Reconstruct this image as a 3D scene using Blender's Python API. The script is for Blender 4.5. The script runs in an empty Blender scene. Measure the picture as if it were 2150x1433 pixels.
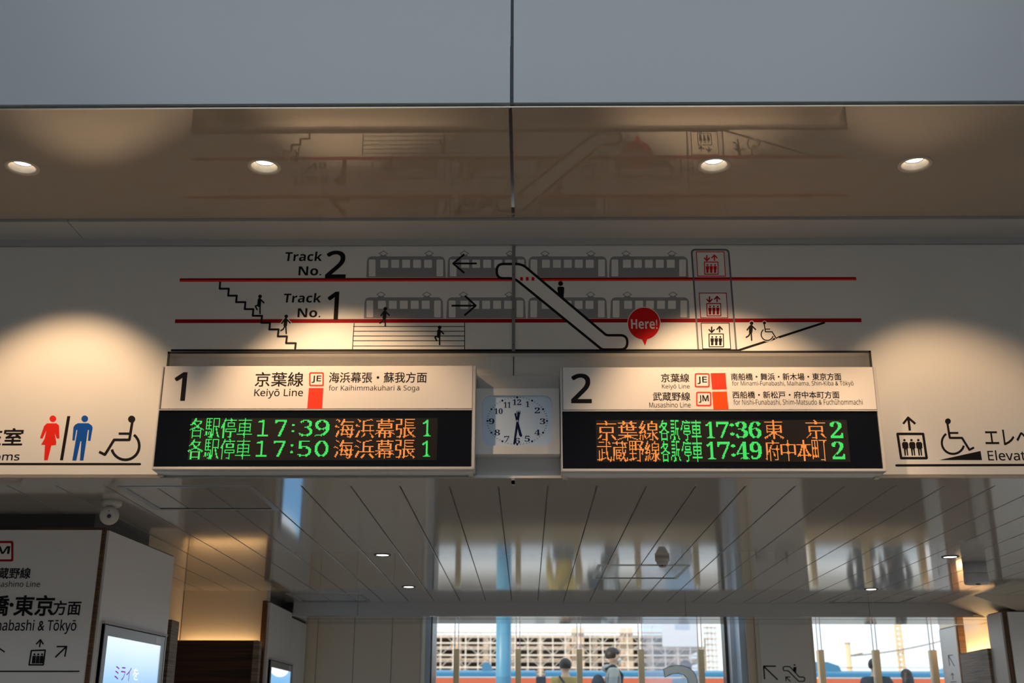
import bpy, bmesh, math, random
from mathutils import Vector, Matrix
random.seed(7)
SC = bpy.context.scene
COL = SC.collection

# ---------------------------------------------------------------- camera
F_PX, CX, CY = 2389.0, 1075.0, 716.5
PITCH, YAW, ROLL = math.atan(812 / 2389.0), math.asin(33 / 2523.0), 0.0027
EYE = Vector((0, 0, 1.6))
FW = Vector((-math.sin(YAW) * math.cos(PITCH), math.cos(YAW) * math.cos(PITCH), math.sin(PITCH)))
_r = Vector((math.cos(YAW), math.sin(YAW), 0)); _u = _r.cross(FW)
RT = _r * math.cos(ROLL) + _u * math.sin(ROLL)
UP = -_r * math.sin(ROLL) + _u * math.cos(ROLL)
cam = bpy.data.cameras.new('camera'); cam_o = bpy.data.objects.new('camera', cam); COL.objects.link(cam_o)
m3 = Matrix((RT, UP, -FW)).transposed().to_4x4(); m3.translation = EYE
cam_o.matrix_world = m3
cam.sensor_width = 36.0; cam.lens = F_PX / 2150 * 36.0; cam.clip_end = 1000
cam.dof.use_dof = True; cam.dof.focus_distance = 6.9; cam.dof.aperture_fstop = 2.8
SC.camera = cam_o

# ---------------------------------------------------------------- world, sun, exposure
w = bpy.data.worlds.new('sky'); SC.world = w; w.use_nodes = True
bg = w.node_tree.nodes['Background']
bg.inputs['Color'].default_value = (0.80, 0.92, 1.0, 1); bg.inputs['Strength'].default_value = 1.7
sun = bpy.data.lights.new('sun_offscreen', 'SUN'); sun.energy = 3.2; sun.angle = 0.01; sun.color = (1.0, 0.72, 0.46)
sun_o = bpy.data.objects.new('sun_offscreen', sun); COL.objects.link(sun_o)
sun_o.rotation_euler = Vector((0.72, 0.62, -0.27)).to_track_quat('-Z', 'Y').to_euler()
SC.view_settings.view_transform = 'Standard'; SC.view_settings.look = 'None'
SC.view_settings.exposure = 0.0; SC.view_settings.gamma = 1.0; SC.view_settings.use_curve_mapping = False
SC.cycles.use_denoising = True
SC.cycles.max_bounces = 8; SC.cycles.diffuse_bounces = 4; SC.cycles.sample_clamp_indirect = 4.0

# ---------------------------------------------------------------- helpers
def lin(c):
    return tuple((v / 255 / 12.92 if v / 255 <= 0.04045 else ((v / 255 + 0.055) / 1.055) ** 2.4) for v in c)

def mat(name, col, rough=0.5, metal=0.0, spec=0.5, emit=None, es=1.0, coat=0.0, coat_r=0.05, var=0.0, vscale=3.0, aniso=0.0):
    m = bpy.data.materials.new(name); m.use_nodes = True
    nt = m.node_tree; b = nt.nodes['Principled BSDF']
    c = lin(col) if max(col) > 1.01 else tuple(col)
    b.inputs['Base Color'].default_value = (*c, 1); b.inputs['Roughness'].default_value = rough
    b.inputs['Metallic'].default_value = metal; b.inputs['Specular IOR Level'].default_value = spec
    b.inputs['Coat Weight'].default_value = coat; b.inputs['Coat Roughness'].default_value = coat_r
    b.inputs['Anisotropic'].default_value = aniso
    if emit:
        e = lin(emit) if max(emit) > 1.01 else emit
        b.inputs['Emission Color'].default_value = (*e, 1); b.inputs['Emission Strength'].default_value = es
    if var > 0:
        tc = nt.nodes.new('ShaderNodeTexCoord'); n = nt.nodes.new('ShaderNodeTexNoise')
        n.inputs['Scale'].default_value = vscale; n.inputs['Detail'].default_value = 4
        r = nt.nodes.new('ShaderNodeValToRGB')
        r.color_ramp.elements[0].position = 0.3; r.color_ramp.elements[1].position = 0.7
        r.color_ramp.elements[0].color = (*[v * (1 - var) for v in c], 1)
        r.color_ramp.elements[1].color = (*[min(1, v * (1 + var)) for v in c], 1)
        nt.links.new(tc.outputs['Object'], n.inputs['Vector']); nt.links.new(n.outputs['Fac'], r.inputs['Fac'])
        nt.links.new(r.outputs['Color'], b.inputs['Base Color'])
    return m

def wood_mat(name, c1, c2, scale, rough=0.5):
    """thin horizontal laminations; scale = (x, y, z) stretch of the noise"""
    m = mat(name, c1, rough); nt = m.node_tree; b = nt.nodes['Principled BSDF']
    tc = nt.nodes.new('ShaderNodeTexCoord'); mp = nt.nodes.new('ShaderNodeMapping'); mp.inputs['Scale'].default_value = scale
    n = nt.nodes.new('ShaderNodeTexNoise'); n.inputs['Scale'].default_value = 1.0; n.inputs['Detail'].default_value = 6
    r = nt.nodes.new('ShaderNodeValToRGB'); r.color_ramp.elements[0].position = 0.38; r.color_ramp.elements[1].position = 0.62
    r.color_ramp.elements[0].color = (*lin(c1), 1); r.color_ramp.elements[1].color = (*lin(c2), 1)
    bp = nt.nodes.new('ShaderNodeBump'); bp.inputs['Strength'].default_value = 0.25; bp.inputs['Distance'].default_value = 0.01
    L = nt.links.new
    L(tc.outputs['Object'], mp.inputs['Vector']); L(mp.outputs['Vector'], n.inputs['Vector']); L(n.outputs['Fac'], r.inputs['Fac'])
    L(r.outputs['Color'], b.inputs['Base Color']); L(n.outputs['Fac'], bp.inputs['Height']); L(bp.outputs['Normal'], b.inputs['Normal'])
    return m

def glass_mat(name, tint, haze=0.0, haze_col=(200, 215, 230)):
    m = bpy.data.materials.new(name); m.use_nodes = True; nt = m.node_tree; nt.nodes.clear()
    out = nt.nodes.new('ShaderNodeOutputMaterial'); tr = nt.nodes.new('ShaderNodeBsdfTransparent'); tr.inputs['Color'].default_value = (*tint, 1)
    gl = nt.nodes.new('ShaderNodeBsdfGlossy'); gl.inputs['Roughness'].default_value = 0.03
    fr = nt.nodes.new('ShaderNodeFresnel'); fr.inputs['IOR'].default_value = 1.45
    mx = nt.nodes.new('ShaderNodeMixShader'); L = nt.links.new
    L(fr.outputs['Fac'], mx.inputs['Fac']); L(gl.outputs['BSDF'], mx.inputs[2])
    if haze > 0:
        df = nt.nodes.new('ShaderNodeBsdfTranslucent'); df.inputs['Color'].default_value = (*lin(haze_col), 1)
        dd = nt.nodes.new('ShaderNodeBsdfDiffuse'); dd.inputs['Color'].default_value = (*lin(haze_col), 1)
        ad = nt.nodes.new('ShaderNodeMixShader'); ad.inputs['Fac'].default_value = 0.25; L(df.outputs['BSDF'], ad.inputs[1]); L(dd.outputs['BSDF'], ad.inputs[2])
        mh = nt.nodes.new('ShaderNodeMixShader'); mh.inputs['Fac'].default_value = haze
        L(tr.outputs['BSDF'], mh.inputs[1]); L(ad.outputs['Shader'], mh.inputs[2]); L(mh.outputs['Shader'], mx.inputs[1])
    else:
        L(tr.outputs['BSDF'], mx.inputs[1])
    L(mx.outputs['Shader'], out.inputs['Surface'])
    return m

def bx(bm, x0, x1, y0, y1, z0, z1):
    v = [bm.verts.new((x, y, z)) for z in (z0, z1) for y in (y0, y1) for x in (x0, x1)]
    for f in ((0, 2, 3, 1), (4, 5, 7, 6), (0, 1, 5, 4), (2, 6, 7, 3), (0, 4, 6, 2), (1, 3, 7, 5)):
        bm.faces.new([v[i] for i in f])
    return bm

def box(x0, x1, y0, y1, z0, z1, bev=0.0):
    bm = bx(bmesh.new(), x0, x1, y0, y1, z0, z1)
    if bev > 0: bmesh.ops.bevel(bm, geom=bm.edges[:], offset=bev, segments=2, affect='EDGES')
    return bm

def prism(bm, pts, axis, a, b):
    """pts: 2-D polygon; axis 'x','y','z' = extrusion axis from a to b"""
    def P(p, t):
        return {'x': (t, p[0], p[1]), 'y': (p[0], t, p[1]), 'z': (p[0], p[1], t)}[axis]
    A = [bm.verts.new(P(p, a)) for p in pts]; B = [bm.verts.new(P(p, b)) for p in pts]; n = len(pts)
    bm.faces.new(A); bm.faces.new(B[::-1])
    for i in range(n): bm.faces.new((A[i], B[i], B[(i + 1) % n], A[(i + 1) % n]))
    bmesh.ops.recalc_face_normals(bm, faces=bm.faces[:])
    return bm

def tube(bm, p0, p1, r0, r1=None, n=12, cap=True):
    r1 = r0 if r1 is None else r1
    p0, p1 = Vector(p0), Vector(p1); d = (p1 - p0).normalized()
    a = d.orthogonal().normalized(); b = d.cross(a)
    A, B = [], []
    for i in range(n):
        t = 2 * math.pi * i / n; q = a * math.cos(t) + b * math.sin(t)
        A.append(bm.verts.new(p0 + q * r0)); B.append(bm.verts.new(p1 + q * r1))
    for i in range(n): bm.faces.new((A[i], A[(i + 1) % n], B[(i + 1) % n], B[i]))
    if cap: bm.faces.new(A[::-1]); bm.faces.new(B)
    return bm

def lathe(bm, prof, c, n=32, axis='z'):
    """prof: list of (r, h) ; revolve about vertical axis through c"""
    rings = []
    for r, h in prof:
        ring = []
        for i in range(n):
            t = 2 * math.pi * i / n
            if axis == 'z': p = (c[0] + r * math.cos(t), c[1] + r * math.sin(t), c[2] + h)
            else: p = (c[0] + r * math.cos(t), c[1] + h, c[2] + r * math.sin(t))
            ring.append(bm.verts.new(p))
        rings.append(ring)
    for a, b in zip(rings, rings[1:]):
        for i in range(n): bm.faces.new((a[i], a[(i + 1) % n], b[(i + 1) % n], b[i]))
    return rings

def obj(name, bm, m, parent=None, smooth=False):
    if isinstance(bm, bmesh.types.BMesh):
        me = bpy.data.meshes.new(name); bm.to_mesh(me); bm.free()
    else: me = bm
    me.materials.clear(); me.materials.append(m)
    if smooth:
        for p in me.polygons: p.use_smooth = True
    o = bpy.data.objects.new(name, me); COL.objects.link(o)
    if parent is not None:
        o.parent = parent
        pl = Vector(parent['_w']) if '_w' in parent else Vector((0, 0, 0))
        o.location = -pl; o['_w'] = (0.0, 0.0, 0.0)
    return o

def thing(name, label, cat, loc=(0, 0, 0), group=None):
    o = bpy.data.objects.new(name, None); COL.objects.link(o); o.location = loc; o['_w'] = tuple(float(v) for v in loc)
    o.empty_display_size = 0.1
    o['label'] = label; o['category'] = cat
    if group: o['group'] = group
    return o

def tag(o, label, cat, group=None):
    o['label'] = label; o['category'] = cat
    if group: o['group'] = group
    return o

def struct(name, bm, m, label=None, cat=None):
    o = obj(name, bm, m); o['kind'] = 'structure'
    o['label'] = label or 'part of the station room'; o['category'] = cat or name.split('_')[0]
    return o

# planes: world <-> photo pixel
def ray(x, y): return FW + RT * (x - CX) / F_PX - UP * (y - CY) / F_PX
class Plane:
    def __init__(s, origin, u, v):
        s.o, s.u, s.v = Vector(origin), Vector(u).normalized(), Vector(v).normalized(); s.n = s.u.cross(s.v)   # n = toward viewer
    def uv(s, x, y):
        d = ray(x, y); t = (s.o - EYE).dot(s.n) / d.dot(s.n); p = EYE + d * t - s.o
        return p.dot(s.u), p.dot(s.v)
    def at(s, u, v, k=0.0): return s.o + s.u * u + s.v * v + s.n * k
def YP(Y): return Plane((0, Y, 0), (1, 0, 0), (0, 0, 1))
def XPr(X): return Plane((X, 0, 0), (0, 1, 0), (0, 0, 1))      # facing +X, seen from the right
def XPl(X): return Plane((X, 0, 0), (0, -1, 0), (0, 0, 1))     # facing -X

class G:
    """flat print gathered on one plane, in photo pixels"""
    def __init__(s, plane, lay=0): s.p, s.bm, s.k = plane, bmesh.new(), 0.0004 + 0.00015 * lay
    def V(s, x, y):
        u, v = s.p.uv(x, y); return s.bm.verts.new(s.p.at(u, v, s.k))
    def poly(s, pts):
        s.k += 3e-6
        f = s.bm.faces.new([s.V(*p) for p in pts])
        if f.normal.length == 0: f.normal_update()
        if f.normal.dot(s.p.n) < 0: f.normal_flip()
        return s
    def rect(s, x0, y0, x1, y1): return s.poly([(x0, y0), (x1, y0), (x1, y1), (x0, y1)])
    def disc(s, x, y, r, n=24, ry=None):
        ry = ry or r
        return s.poly([(x + r * math.cos(2 * math.pi * i / n), y + ry * math.sin(2 * math.pi * i / n)) for i in range(n)])
    def line(s, pts, wd, closed=False, rnd=False):
        n = len(pts); seg = [(pts[i], pts[(i + 1) % n]) for i in range(n if closed else n - 1)]
        for (x0, y0), (x1, y1) in seg:
            L = math.hypot(x1 - x0, y1 - y0)
            if L < 1e-6: continue
            nx, ny = -(y1 - y0) / L * wd / 2, (x1 - x0) / L * wd / 2
            s.poly([(x0 + nx, y0 + ny), (x1 + nx, y1 + ny), (x1 - nx, y1 - ny), (x0 - nx, y0 - ny)])
        idx = range(n) if closed else (range(n) if rnd else range(1, n - 1))
        for i in idx: s.disc(pts[i][0], pts[i][1], wd / 2, 12)
        return s
    def arc(s, x, y, r, a0, a1, wd, n=28, ry=None):
        ry = ry or r
        return s.line([(x + r * math.cos(a0 + (a1 - a0) * i / n), y + ry * math.sin(a0 + (a1 - a0) * i / n)) for i in range(n + 1)], wd)
    def done(s, name, m, parent):
        bmesh.ops.triangulate(s.bm, faces=[f for f in s.bm.faces if len(f.verts) > 4])
        return obj(name, s.bm, m, parent)

def rrect(x0, y0, x1, y1, r, n=5):
    P = []
    for cx, cy, a in ((x1 - r, y0 + r, -90), (x1 - r, y1 - r, 0), (x0 + r, y1 - r, 90), (x0 + r, y0 + r, 180)):
        for i in range(n + 1):
            t = math.radians(a + 90 * i / n); P.append((cx + r * math.cos(t), cy + r * math.sin(t)))
    return P

def sans(t, bold=False):
    A, a, d = (0x1D5D4, 0x1D5EE, 0x1D7EC) if bold else (0x1D5A0, 0x1D5BA, 0x1D7E2)
    o = ''
    for ch in t:
        if 'A' <= ch <= 'Z': o += chr(A + ord(ch) - 65)
        elif 'a' <= ch <= 'z': o += chr(a + ord(ch) - 97)
        elif '0' <= ch <= '9': o += chr(d + ord(ch) - 48)
        else: o += ch
    return o
def mono(t): return ''.join(chr(0x1D7F6 + ord(c) - 48) if c.isdigit() else c for c in t)
def serif(t): return ''.join(chr(0x1D7CE + ord(c) - 48) if c.isdigit() else c for c in t)

_tc = {}
def text_tris(body):
    """triangles of a text set in the built-in font"""
    if body in _tc: return _tc[body]
    c = bpy.data.curves.new('lettering', 'FONT'); c.body = body; c.size = 1; c.resolution_u = 3
    o = bpy.data.objects.new('lettering', c); COL.objects.link(o)
    dg = bpy.context.evaluated_depsgraph_get(); me = bpy.data.meshes.new_from_object(o.evaluated_get(dg)); me.calc_loop_triangles()
    vs = [(v.co.x, v.co.y) for v in me.vertices]; tr = [tuple(t.vertices) for t in me.loop_triangles]
    bpy.data.objects.remove(o); bpy.data.curves.remove(c); bpy.data.meshes.remove(me)
    _tc[body] = (vs, tr); return vs, tr

def text(body, bb, plane, m, parent, lay=1, bold=0.0, name='lettering', shear=0.0):
    """bb = ink box in photo pixels"""
    vs, tr = text_tris(body)
    x0 = min(v[0] for v in vs); x1 = max(v[0] for v in vs); y0 = min(v[1] for v in vs); y1 = max(v[1] for v in vs)
    ym, xm = (bb[1] + bb[3]) / 2, (bb[0] + bb[2]) / 2
    ua, ub = plane.uv(bb[0], ym)[0], plane.uv(bb[2], ym)[0]; va, vb = plane.uv(xm, bb[3])[1], plane.uv(xm, bb[1])[1]
    k = 0.0004 + 0.00015 * lay; bm = bmesh.new()
    offs = [(0, 0)] if bold <= 0 else [(-bold, -bold), (bold, -bold), (bold, bold), (-bold, bold)]
    for q, (ox, oy) in enumerate(offs):
        V = []
        for x, y in vs:
            u = ua + (x - x0) / (x1 - x0) * (ub - ua) + ox; v = va + (y - y0) / (y1 - y0) * (vb - va) + oy
            V.append(bm.verts.new(plane.at(u + shear * (v - va), v, k + q * 0.00001)))
        for t in tr:
            try: f = bm.faces.new([V[i] for i in t])
            except ValueError: continue
            f.normal_update()
            if f.normal.dot(plane.n) < 0: f.normal_flip()
    return obj(name, bm, m, parent)

# ---------------------------------------------------------------- materials
M = {}
M['wall'] = mat('painted_wall', (0.70, 0.685, 0.665), 0.45, var=0.015, vscale=2)
M['panel_white'] = mat('enamel_panel', (0.66, 0.645, 0.635), 0.35, var=0.01)
M['hall'] = mat('hall_wall', (0.50, 0.49, 0.47), 0.7, var=0.05)
M['fascia'] = mat('fascia_panel', (0.64, 0.685, 0.75), 0.3, spec=0.6, coat=0.3, coat_r=0.3, var=0.03, vscale=0.8)
M['ceil_a'] = mat('gloss_ceiling', (0.36, 0.29, 0.225), 0.03, spec=0.9)
M['strip'] = mat('satin_strip', (0.43, 0.425, 0.42), 0.3, spec=0.7)
M['black'] = mat('gap_shade_and_gasket', (0.012, 0.012, 0.013), 0.8, spec=0.1)  # black stands for the shade inside gaps; also used on a display gasket
M['dark_metal'] = mat('dark_trim', (0.05, 0.047, 0.045), 0.35, metal=0.5)
M['alu'] = mat('aluminium', (0.55, 0.55, 0.56), 0.3, metal=0.9)
M['alu_warm'] = mat('champagne_trim', (0.62, 0.56, 0.47), 0.3, metal=0.8)
M['grey_strip'] = mat('grey_cover_strip', (0.05, 0.06, 0.075), 0.5)
M['plank'] = mat('metal_plank', (0.54, 0.51, 0.475), 0.075, metal=0.3, spec=0.9, aniso=0.0, var=0.02, vscale=1.5)
M['beam'] = mat('beam_paint', (0.48, 0.475, 0.48), 0.4)
M['gloss_metal'] = mat('polished_underside', (0.62, 0.64, 0.65), 0.08, metal=0.85)
M['ink'] = mat('black_ink', (0.010, 0.008, 0.010), 0.6, spec=0.12)
M['ink_soft'] = mat('grey_ink', (0.10, 0.10, 0.12), 0.6, spec=0.12)
M['train_ink'] = mat('grey_print', (0.27, 0.27, 0.275), 0.6, spec=0.12)
M['pale_ink'] = mat('pale_grey_print', (0.40, 0.40, 0.42), 0.6, spec=0.12)
M['white_ink'] = mat('white_print', (0.74, 0.72, 0.70), 0.6, spec=0.12)
M['red'] = mat('red_print', (205, 22, 22), 0.6, spec=0.12)
M['dark_red'] = mat('deep_red_print', (148, 8, 18), 0.6, spec=0.12)
M['orange_red'] = mat('vermilion_print', (236, 62, 40), 0.6, spec=0.12)
M['orange'] = mat('orange_print', (238, 78, 24), 0.6, spec=0.12)
M['blue'] = mat('blue_print', (10, 78, 165), 0.6, spec=0.12)
M['wc_red'] = mat('scarlet_print', (222, 40, 26), 0.6, spec=0.12)
M['board'] = mat('sign_enamel', (0.74, 0.70, 0.67), 0.35)
M['housing'] = mat('sign_housing', (0.60, 0.575, 0.56), 0.35, metal=0.2)
M['led_black'] = mat('led_glass', (0.004, 0.005, 0.009), 0.12, spec=0.3)
M['led_bed'] = mat('led_bed', (0.010, 0.0085, 0.009), 0.7, spec=0.2)
M['led_green'] = mat('led_green', (0.02, 0.2, 0.05), 0.5, emit=(52, 228, 98), es=1.0)
M['led_orange'] = mat('led_orange', (0.2, 0.08, 0.02), 0.5, emit=(255, 146, 66), es=1.0)
M['clock_case'] = mat('clock_case', (0.60, 0.60, 0.605), 0.4)
M['clock_dial'] = mat('clock_dial', (0.52, 0.64, 0.80), 0.15, spec=0.6)
M['navy'] = mat('navy_print', (12, 20, 62), 0.6, spec=0.12)
M['teal'] = mat('teal_print', (10, 92, 104), 0.4)
M['lamp_glow'] = mat('lamp_glow', (1, 1, 1), 0.5, emit=(1.0, 0.93, 0.84), es=6)
M['reflector'] = mat('lamp_reflector', (0.80, 0.70, 0.56), 0.3, metal=0.6)
M['rim'] = mat('lamp_rim', (0.55, 0.47, 0.38), 0.4)
M['rim_dark'] = mat('lamp_ring', (0.03, 0.028, 0.025), 0.4)
M['wood'] = wood_mat('laminated_wood', (52, 30, 14), (104, 66, 34), (2.5, 2.5, 110))
M['wood_dark'] = wood_mat('dark_cladding', (34, 17, 8), (74, 44, 22), (1.2, 1.2, 75))
M['wood_grey'] = wood_mat('grey_end_grain', (92, 78, 66), (150, 132, 114), (2, 2, 110))
M['cream_wall'] = mat('cream_panel', (0.66, 0.55, 0.42), 0.5, var=0.02, vscale=2)
M['recess'] = mat('recess_wall', (0.62, 0.54, 0.44), 0.6, var=0.015)
M['post'] = mat('cream_post', (0.80, 0.62, 0.38), 0.5)
M['glass'] = glass_mat('clear_glass', (0.95, 0.97, 0.97))
M['film'] = glass_mat('film_glass', (0.90, 0.93, 0.97), 0.045, (225, 232, 240))
M['haze'] = glass_mat('hazy_glass', (0.92, 0.95, 1.0), 0.27, (240, 246, 255))
M['mullion'] = mat('pale_mullion', (0.62, 0.64, 0.68), 0.4, metal=0.3)
M['jamb_blue'] = mat('pale_blue_jamb', (0.45, 0.55, 0.68), 0.35)
M['floor'] = mat('stone_floor', (0.62, 0.605, 0.58), 0.35, var=0.06, vscale=4)
M['ground'] = mat('ballast', (0.30, 0.27, 0.24), 0.9, var=0.2, vscale=2)
M['cctv'] = mat('white_plastic', (0.50, 0.47, 0.43), 0.4)
M['lens'] = mat('lens_black', (0.02, 0.018, 0.015), 0.15)
M['fixture'] = mat('grey_fixture', (0.42, 0.42, 0.44), 0.45)
M['screw'] = mat('screw_steel', (0.06, 0.065, 0.075), 0.4, metal=0.6)
M['bezel'] = mat('silver_bezel', (0.34, 0.36, 0.37), 0.35, metal=0.5)
M['purple'] = mat('purple_print', (130, 40, 170), 0.5, emit=(130, 40, 170), es=0.8)
M['screen_white'] = mat('screen_white', (1, 1, 1), 0.3, emit=(0.92, 0.97, 1.0), es=1.0)

def screen_mat(name, top, bot, z0, z1):
    m = mat(name, (0.05, 0.05, 0.05), 0.12); nt = m.node_tree; b = nt.nodes['Principled BSDF']
    g = nt.nodes.new('ShaderNodeNewGeometry'); s = nt.nodes.new('ShaderNodeSeparateXYZ'); mr = nt.nodes.new('ShaderNodeMapRange')
    mr.inputs['From Min'].default_value = z0; mr.inputs['From Max'].default_value = z1
    r = nt.nodes.new('ShaderNodeValToRGB'); r.color_ramp.elements[0].color = (*lin(bot), 1); r.color_ramp.elements[1].color = (*lin(top), 1)
    L = nt.links.new
    L(g.outputs['Position'], s.inputs['Vector']); L(s.outputs['Z'], mr.inputs['Value']); L(mr.outputs['Result'], r.inputs['Fac'])
    L(r.outputs['Color'], b.inputs['Emission Color']); b.inputs['Emission Strength'].default_value = 1.0
    return m

# ================================================================ SETTING
W = 6.6                    # sign wall plane
ZC = 2.995                 # low plank ceiling
ZA = 4.539                 # glossy soffit
SEAM = -0.077

# floor, ramp, platform, ground
struct('floor', box(-7, 7, -8, 9, -0.2, 0.0), M['floor'], 'grey stone concourse floor', 'floor')
struct('floor_street', box(-40, 40, -60, -8.0, -0.3, -0.02), M['ground'], 'paved street outside the added rear opening', 'floor')
struct('floor_ramp', prism(bmesh.new(), [(9, -0.2), (17, -0.2), (17, 0.93), (9, 0.0)], 'x', -6.6, 7), M['floor'], 'stone ramp rising to the platform', 'floor')
struct('floor_platform', box(-40, 40, 17, 27, -0.15, 0.93), M['floor'], 'raised station platform floor', 'floor')
struct('floor_ground', box(-300, 300, 27, 420, -0.4, -0.13), M['ground'], 'gravel ground around the tracks', 'ground')

# sign wall with the niche for the boards and the clock
NX0, NX1, NZ = -2.183, 2.084, 3.772
bm = bmesh.new()
bx(bm, -7, NX0, W, W + 0.2, 3.017, 4.478); bx(bm, NX1, 7, W, W + 0.2, 3.017, 4.478)
bx(bm, NX0, NX1, W, W + 0.2, NZ, 4.478); bx(bm, NX0, NX1, W + 0.085, W + 0.2, 2.999, NZ)
wall = struct('wall_front', bm, M['wall'], 'white sign wall above the passage', 'wall')
bm = bmesh.new()
bx(bm, -7, 7, W + 0.02, W + 0.25, 2.999, 3.017)
bx(bm, -7, 7, W + 0.01, W + 0.25, 4.478, 4.487)
obj('recess_back', bm, M['wall'], wall)
# niche edging
bm = bmesh.new()
bx(bm, NX0 - 0.012, NX1 + 0.012, W - 0.004, W + 0.004, NZ - 0.004, NZ + 0.008)
bx(bm, NX0 - 0.012, NX0, W - 0.004, W + 0.004, 3.60, NZ + 0.008); bx(bm, NX1, NX1 + 0.012, W - 0.004, W + 0.004, 3.60, NZ + 0.008)
struct('trim_1', bm, M['dark_metal'], 'dark metal edging round the niche of the boards', 'trim')
# cover strip on the wall joint, with screws
st = struct('trim_2', box(SEAM - 0.010, SEAM + 0.010, W - 0.008, W, NZ + 0.008, 4.478), mat('steel_cover_strip', (0.21, 0.215, 0.235), 0.35, metal=0.4), 'grey metal cover strip on the wall joint', 'trim')
for z in (3.82, 4.05, 4.28): obj('screw', tube(bmesh.new(), (SEAM, W - 0.0105, z), (SEAM, W - 0.007, z), 0.004, n=8), M['screw'], st)
bm = bx(bmesh.new(), SEAM - 0.002, SEAM + 0.002, W + 0.080, W + 0.0852, 3.64, NZ); obj('joint', bm, M['black'], wall)  # black bar painting the shade of the gap between panels
# fascia band and channel above the wall
tr = struct('trim_3', box(-7, 7, W - 0.012, W + 0.2, 4.487, 4.545), M['strip'], 'pale band along the top of the sign wall', 'trim')
bm = bmesh.new(); bx(bm, -7, -2.803, 6.318, W - 0.012, 4.524, 4.56); bx(bm, -2.799, 7, 6.318, W - 0.012, 4.524, 4.56)
struct('trim_4', bm, M['strip'], 'grey channel between soffit and sign wall', 'trim')
struct('ceiling_gap', box(-7, 7, 6.29, 6.60, 4.562, 4.60), M['hall'], 'back of the gap behind the soffit', 'ceiling')

# glossy soffit with four lamp holes, two panels
LAMPS = [(-2.796, 5.635), (-1.448, 5.637), (1.037, 5.638), (2.138, 5.635)]
def holed(x0, x1, y0, y1, z, holes, r):
    bm = bmesh.new(); E = []
    def loop(P):
        V = [bm.verts.new(p) for p in P]
        for i in range(len(V)): E.append(bm.edges.new((V[i], V[(i + 1) % len(V)])))
        return V
    loop([(x0, y0, z), (x1, y0, z), (x1, y1, z), (x0, y1, z)])
    for hx, hy in holes: loop([(hx + r * math.cos(2 * math.pi * i / 40), hy + r * math.sin(2 * math.pi * i / 40), z) for i in range(40)])
    bmesh.ops.triangle_fill(bm, use_beauty=True, use_dissolve=False, edges=E)
    for f in bm.faces:
        f.normal_update()
        if f.normal.z > 0: f.normal_flip()
    # front lip
    v = [bm.verts.new(p) for p in ((x0, y0, z), (x1, y0, z), (x1, y0, z + 0.006), (x0, y0, z + 0.006))]; bm.faces.new(v)
    return bm
ca = struct('ceiling', holed(-7, SEAM - 0.009, 5.012, 6.305, ZA, LAMPS[:2], 0.082), M['ceil_a'], 'glossy brown soffit in front of the sign wall', 'ceiling')
obj('soffit_panel', holed(SEAM + 0.009, 7, 5.012, 6.305, ZA, LAMPS[2:], 0.082), M['ceil_a'], ca)
obj('front_lip', box(-7, 7, 5.008, 5.014, ZA - 0.001, ZA + 0.004), M['alu_warm'], ca)
struct('ceiling_void', box(-7, 7, 5.02, 6.62, 4.72, 4.9), M['hall'], 'void above the soffit', 'ceiling')
# upper fascia, two panels with a cover strip
fa = struct('wall_fascia', box(-7, SEAM - 0.009 + 0.007, 5.0, 5.06, 4.56, 9), M['fascia'], 'pale blue grey upper fascia panels', 'wall')
obj('fascia_panel', box(SEAM + 0.016, 7, 5.0, 5.06, 4.56, 9), M['fascia'], fa)
fs = struct('trim_5', box(SEAM - 0.001, SEAM + 0.0155, 5.004, 5.05, 4.55, 9), M['grey_strip'], 'grey cover strip between the fascia panels', 'trim')
for z in (4.59, 4.945): obj('screw', tube(bmesh.new(), (SEAM + 0.007, 5.0005, z), (SEAM + 0.007, 5.006, z), 0.0035, n=8), M['screw'], fs)

# hall round the camera: side walls, back wall, roof with a skylight
struct('wall_left', box(-7.2, -7, -8, 6.8, 0, 9), M['hall'], 'hall side wall', 'wall')
struct('wall_right', box(7, 7.2, -8, 6.8, 0, 9), M['hall'], 'hall side wall', 'wall')
bm = bmesh.new(); bx(bm, -7.2, -1.8, -8.2, -8, 0, 9); bx(bm, 1.8, 7.2, -8.2, -8, 0, 9); bx(bm, -1.8, 1.8, -8.2, -8, 2.8, 9)  # unseen opening added in the rear wall to brighten surfaces facing it
struct('wall_rear', bm, M['hall'], 'hall rear wall with an opening added to let in daylight', 'wall')
bm = bmesh.new()
SKY = (-5.0, 5.0, -4.0, 0.9)
bx(bm, -7.2, 7.2, -8.2, SKY[2], 9, 9.2); bx(bm, -7.2, 7.2, SKY[3], 5.1, 9, 9.2)
bx(bm, -7.2, SKY[0], SKY[2], SKY[3], 9, 9.2); bx(bm, SKY[1], 7.2, SKY[2], SKY[3], 9, 9.2)
struct('ceiling_hall', bm, M['hall'], 'hall roof with an open skylight', 'ceiling')

# low passage: mass above, side walls
struct('ceiling_slab', box(-6.8, 7.2, 6.82, 14.6, 3.035, 4.2), M['hall'], 'slab above the passage planks', 'ceiling')
struct('wall_passage_left', box(-6.8, -6.6, 6.8, 14.6, 0, 3.2), M['recess'], 'passage side wall', 'wall')
bm = bmesh.new(); bx(bm, 5.85, 7.2, 6.8, 7.2, 0, 3.2); bx(bm, 5.85, 7.2, 7.2, 12.7, 2.5, 3.2); bx(bm, 5.85, 7.2, 12.7, 16, 0, 3.2)  # unseen opening added here to light the left pillars from the side
struct('wall_passage_right', bm, M['recess'], 'passage side wall with an opening added to let in daylight', 'wall')
struct('floor_forecourt', box(7.2, 40, -10, 16.9, -0.2, -0.02), M['ground'], 'paved forecourt outside the added side opening', 'floor')
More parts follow.
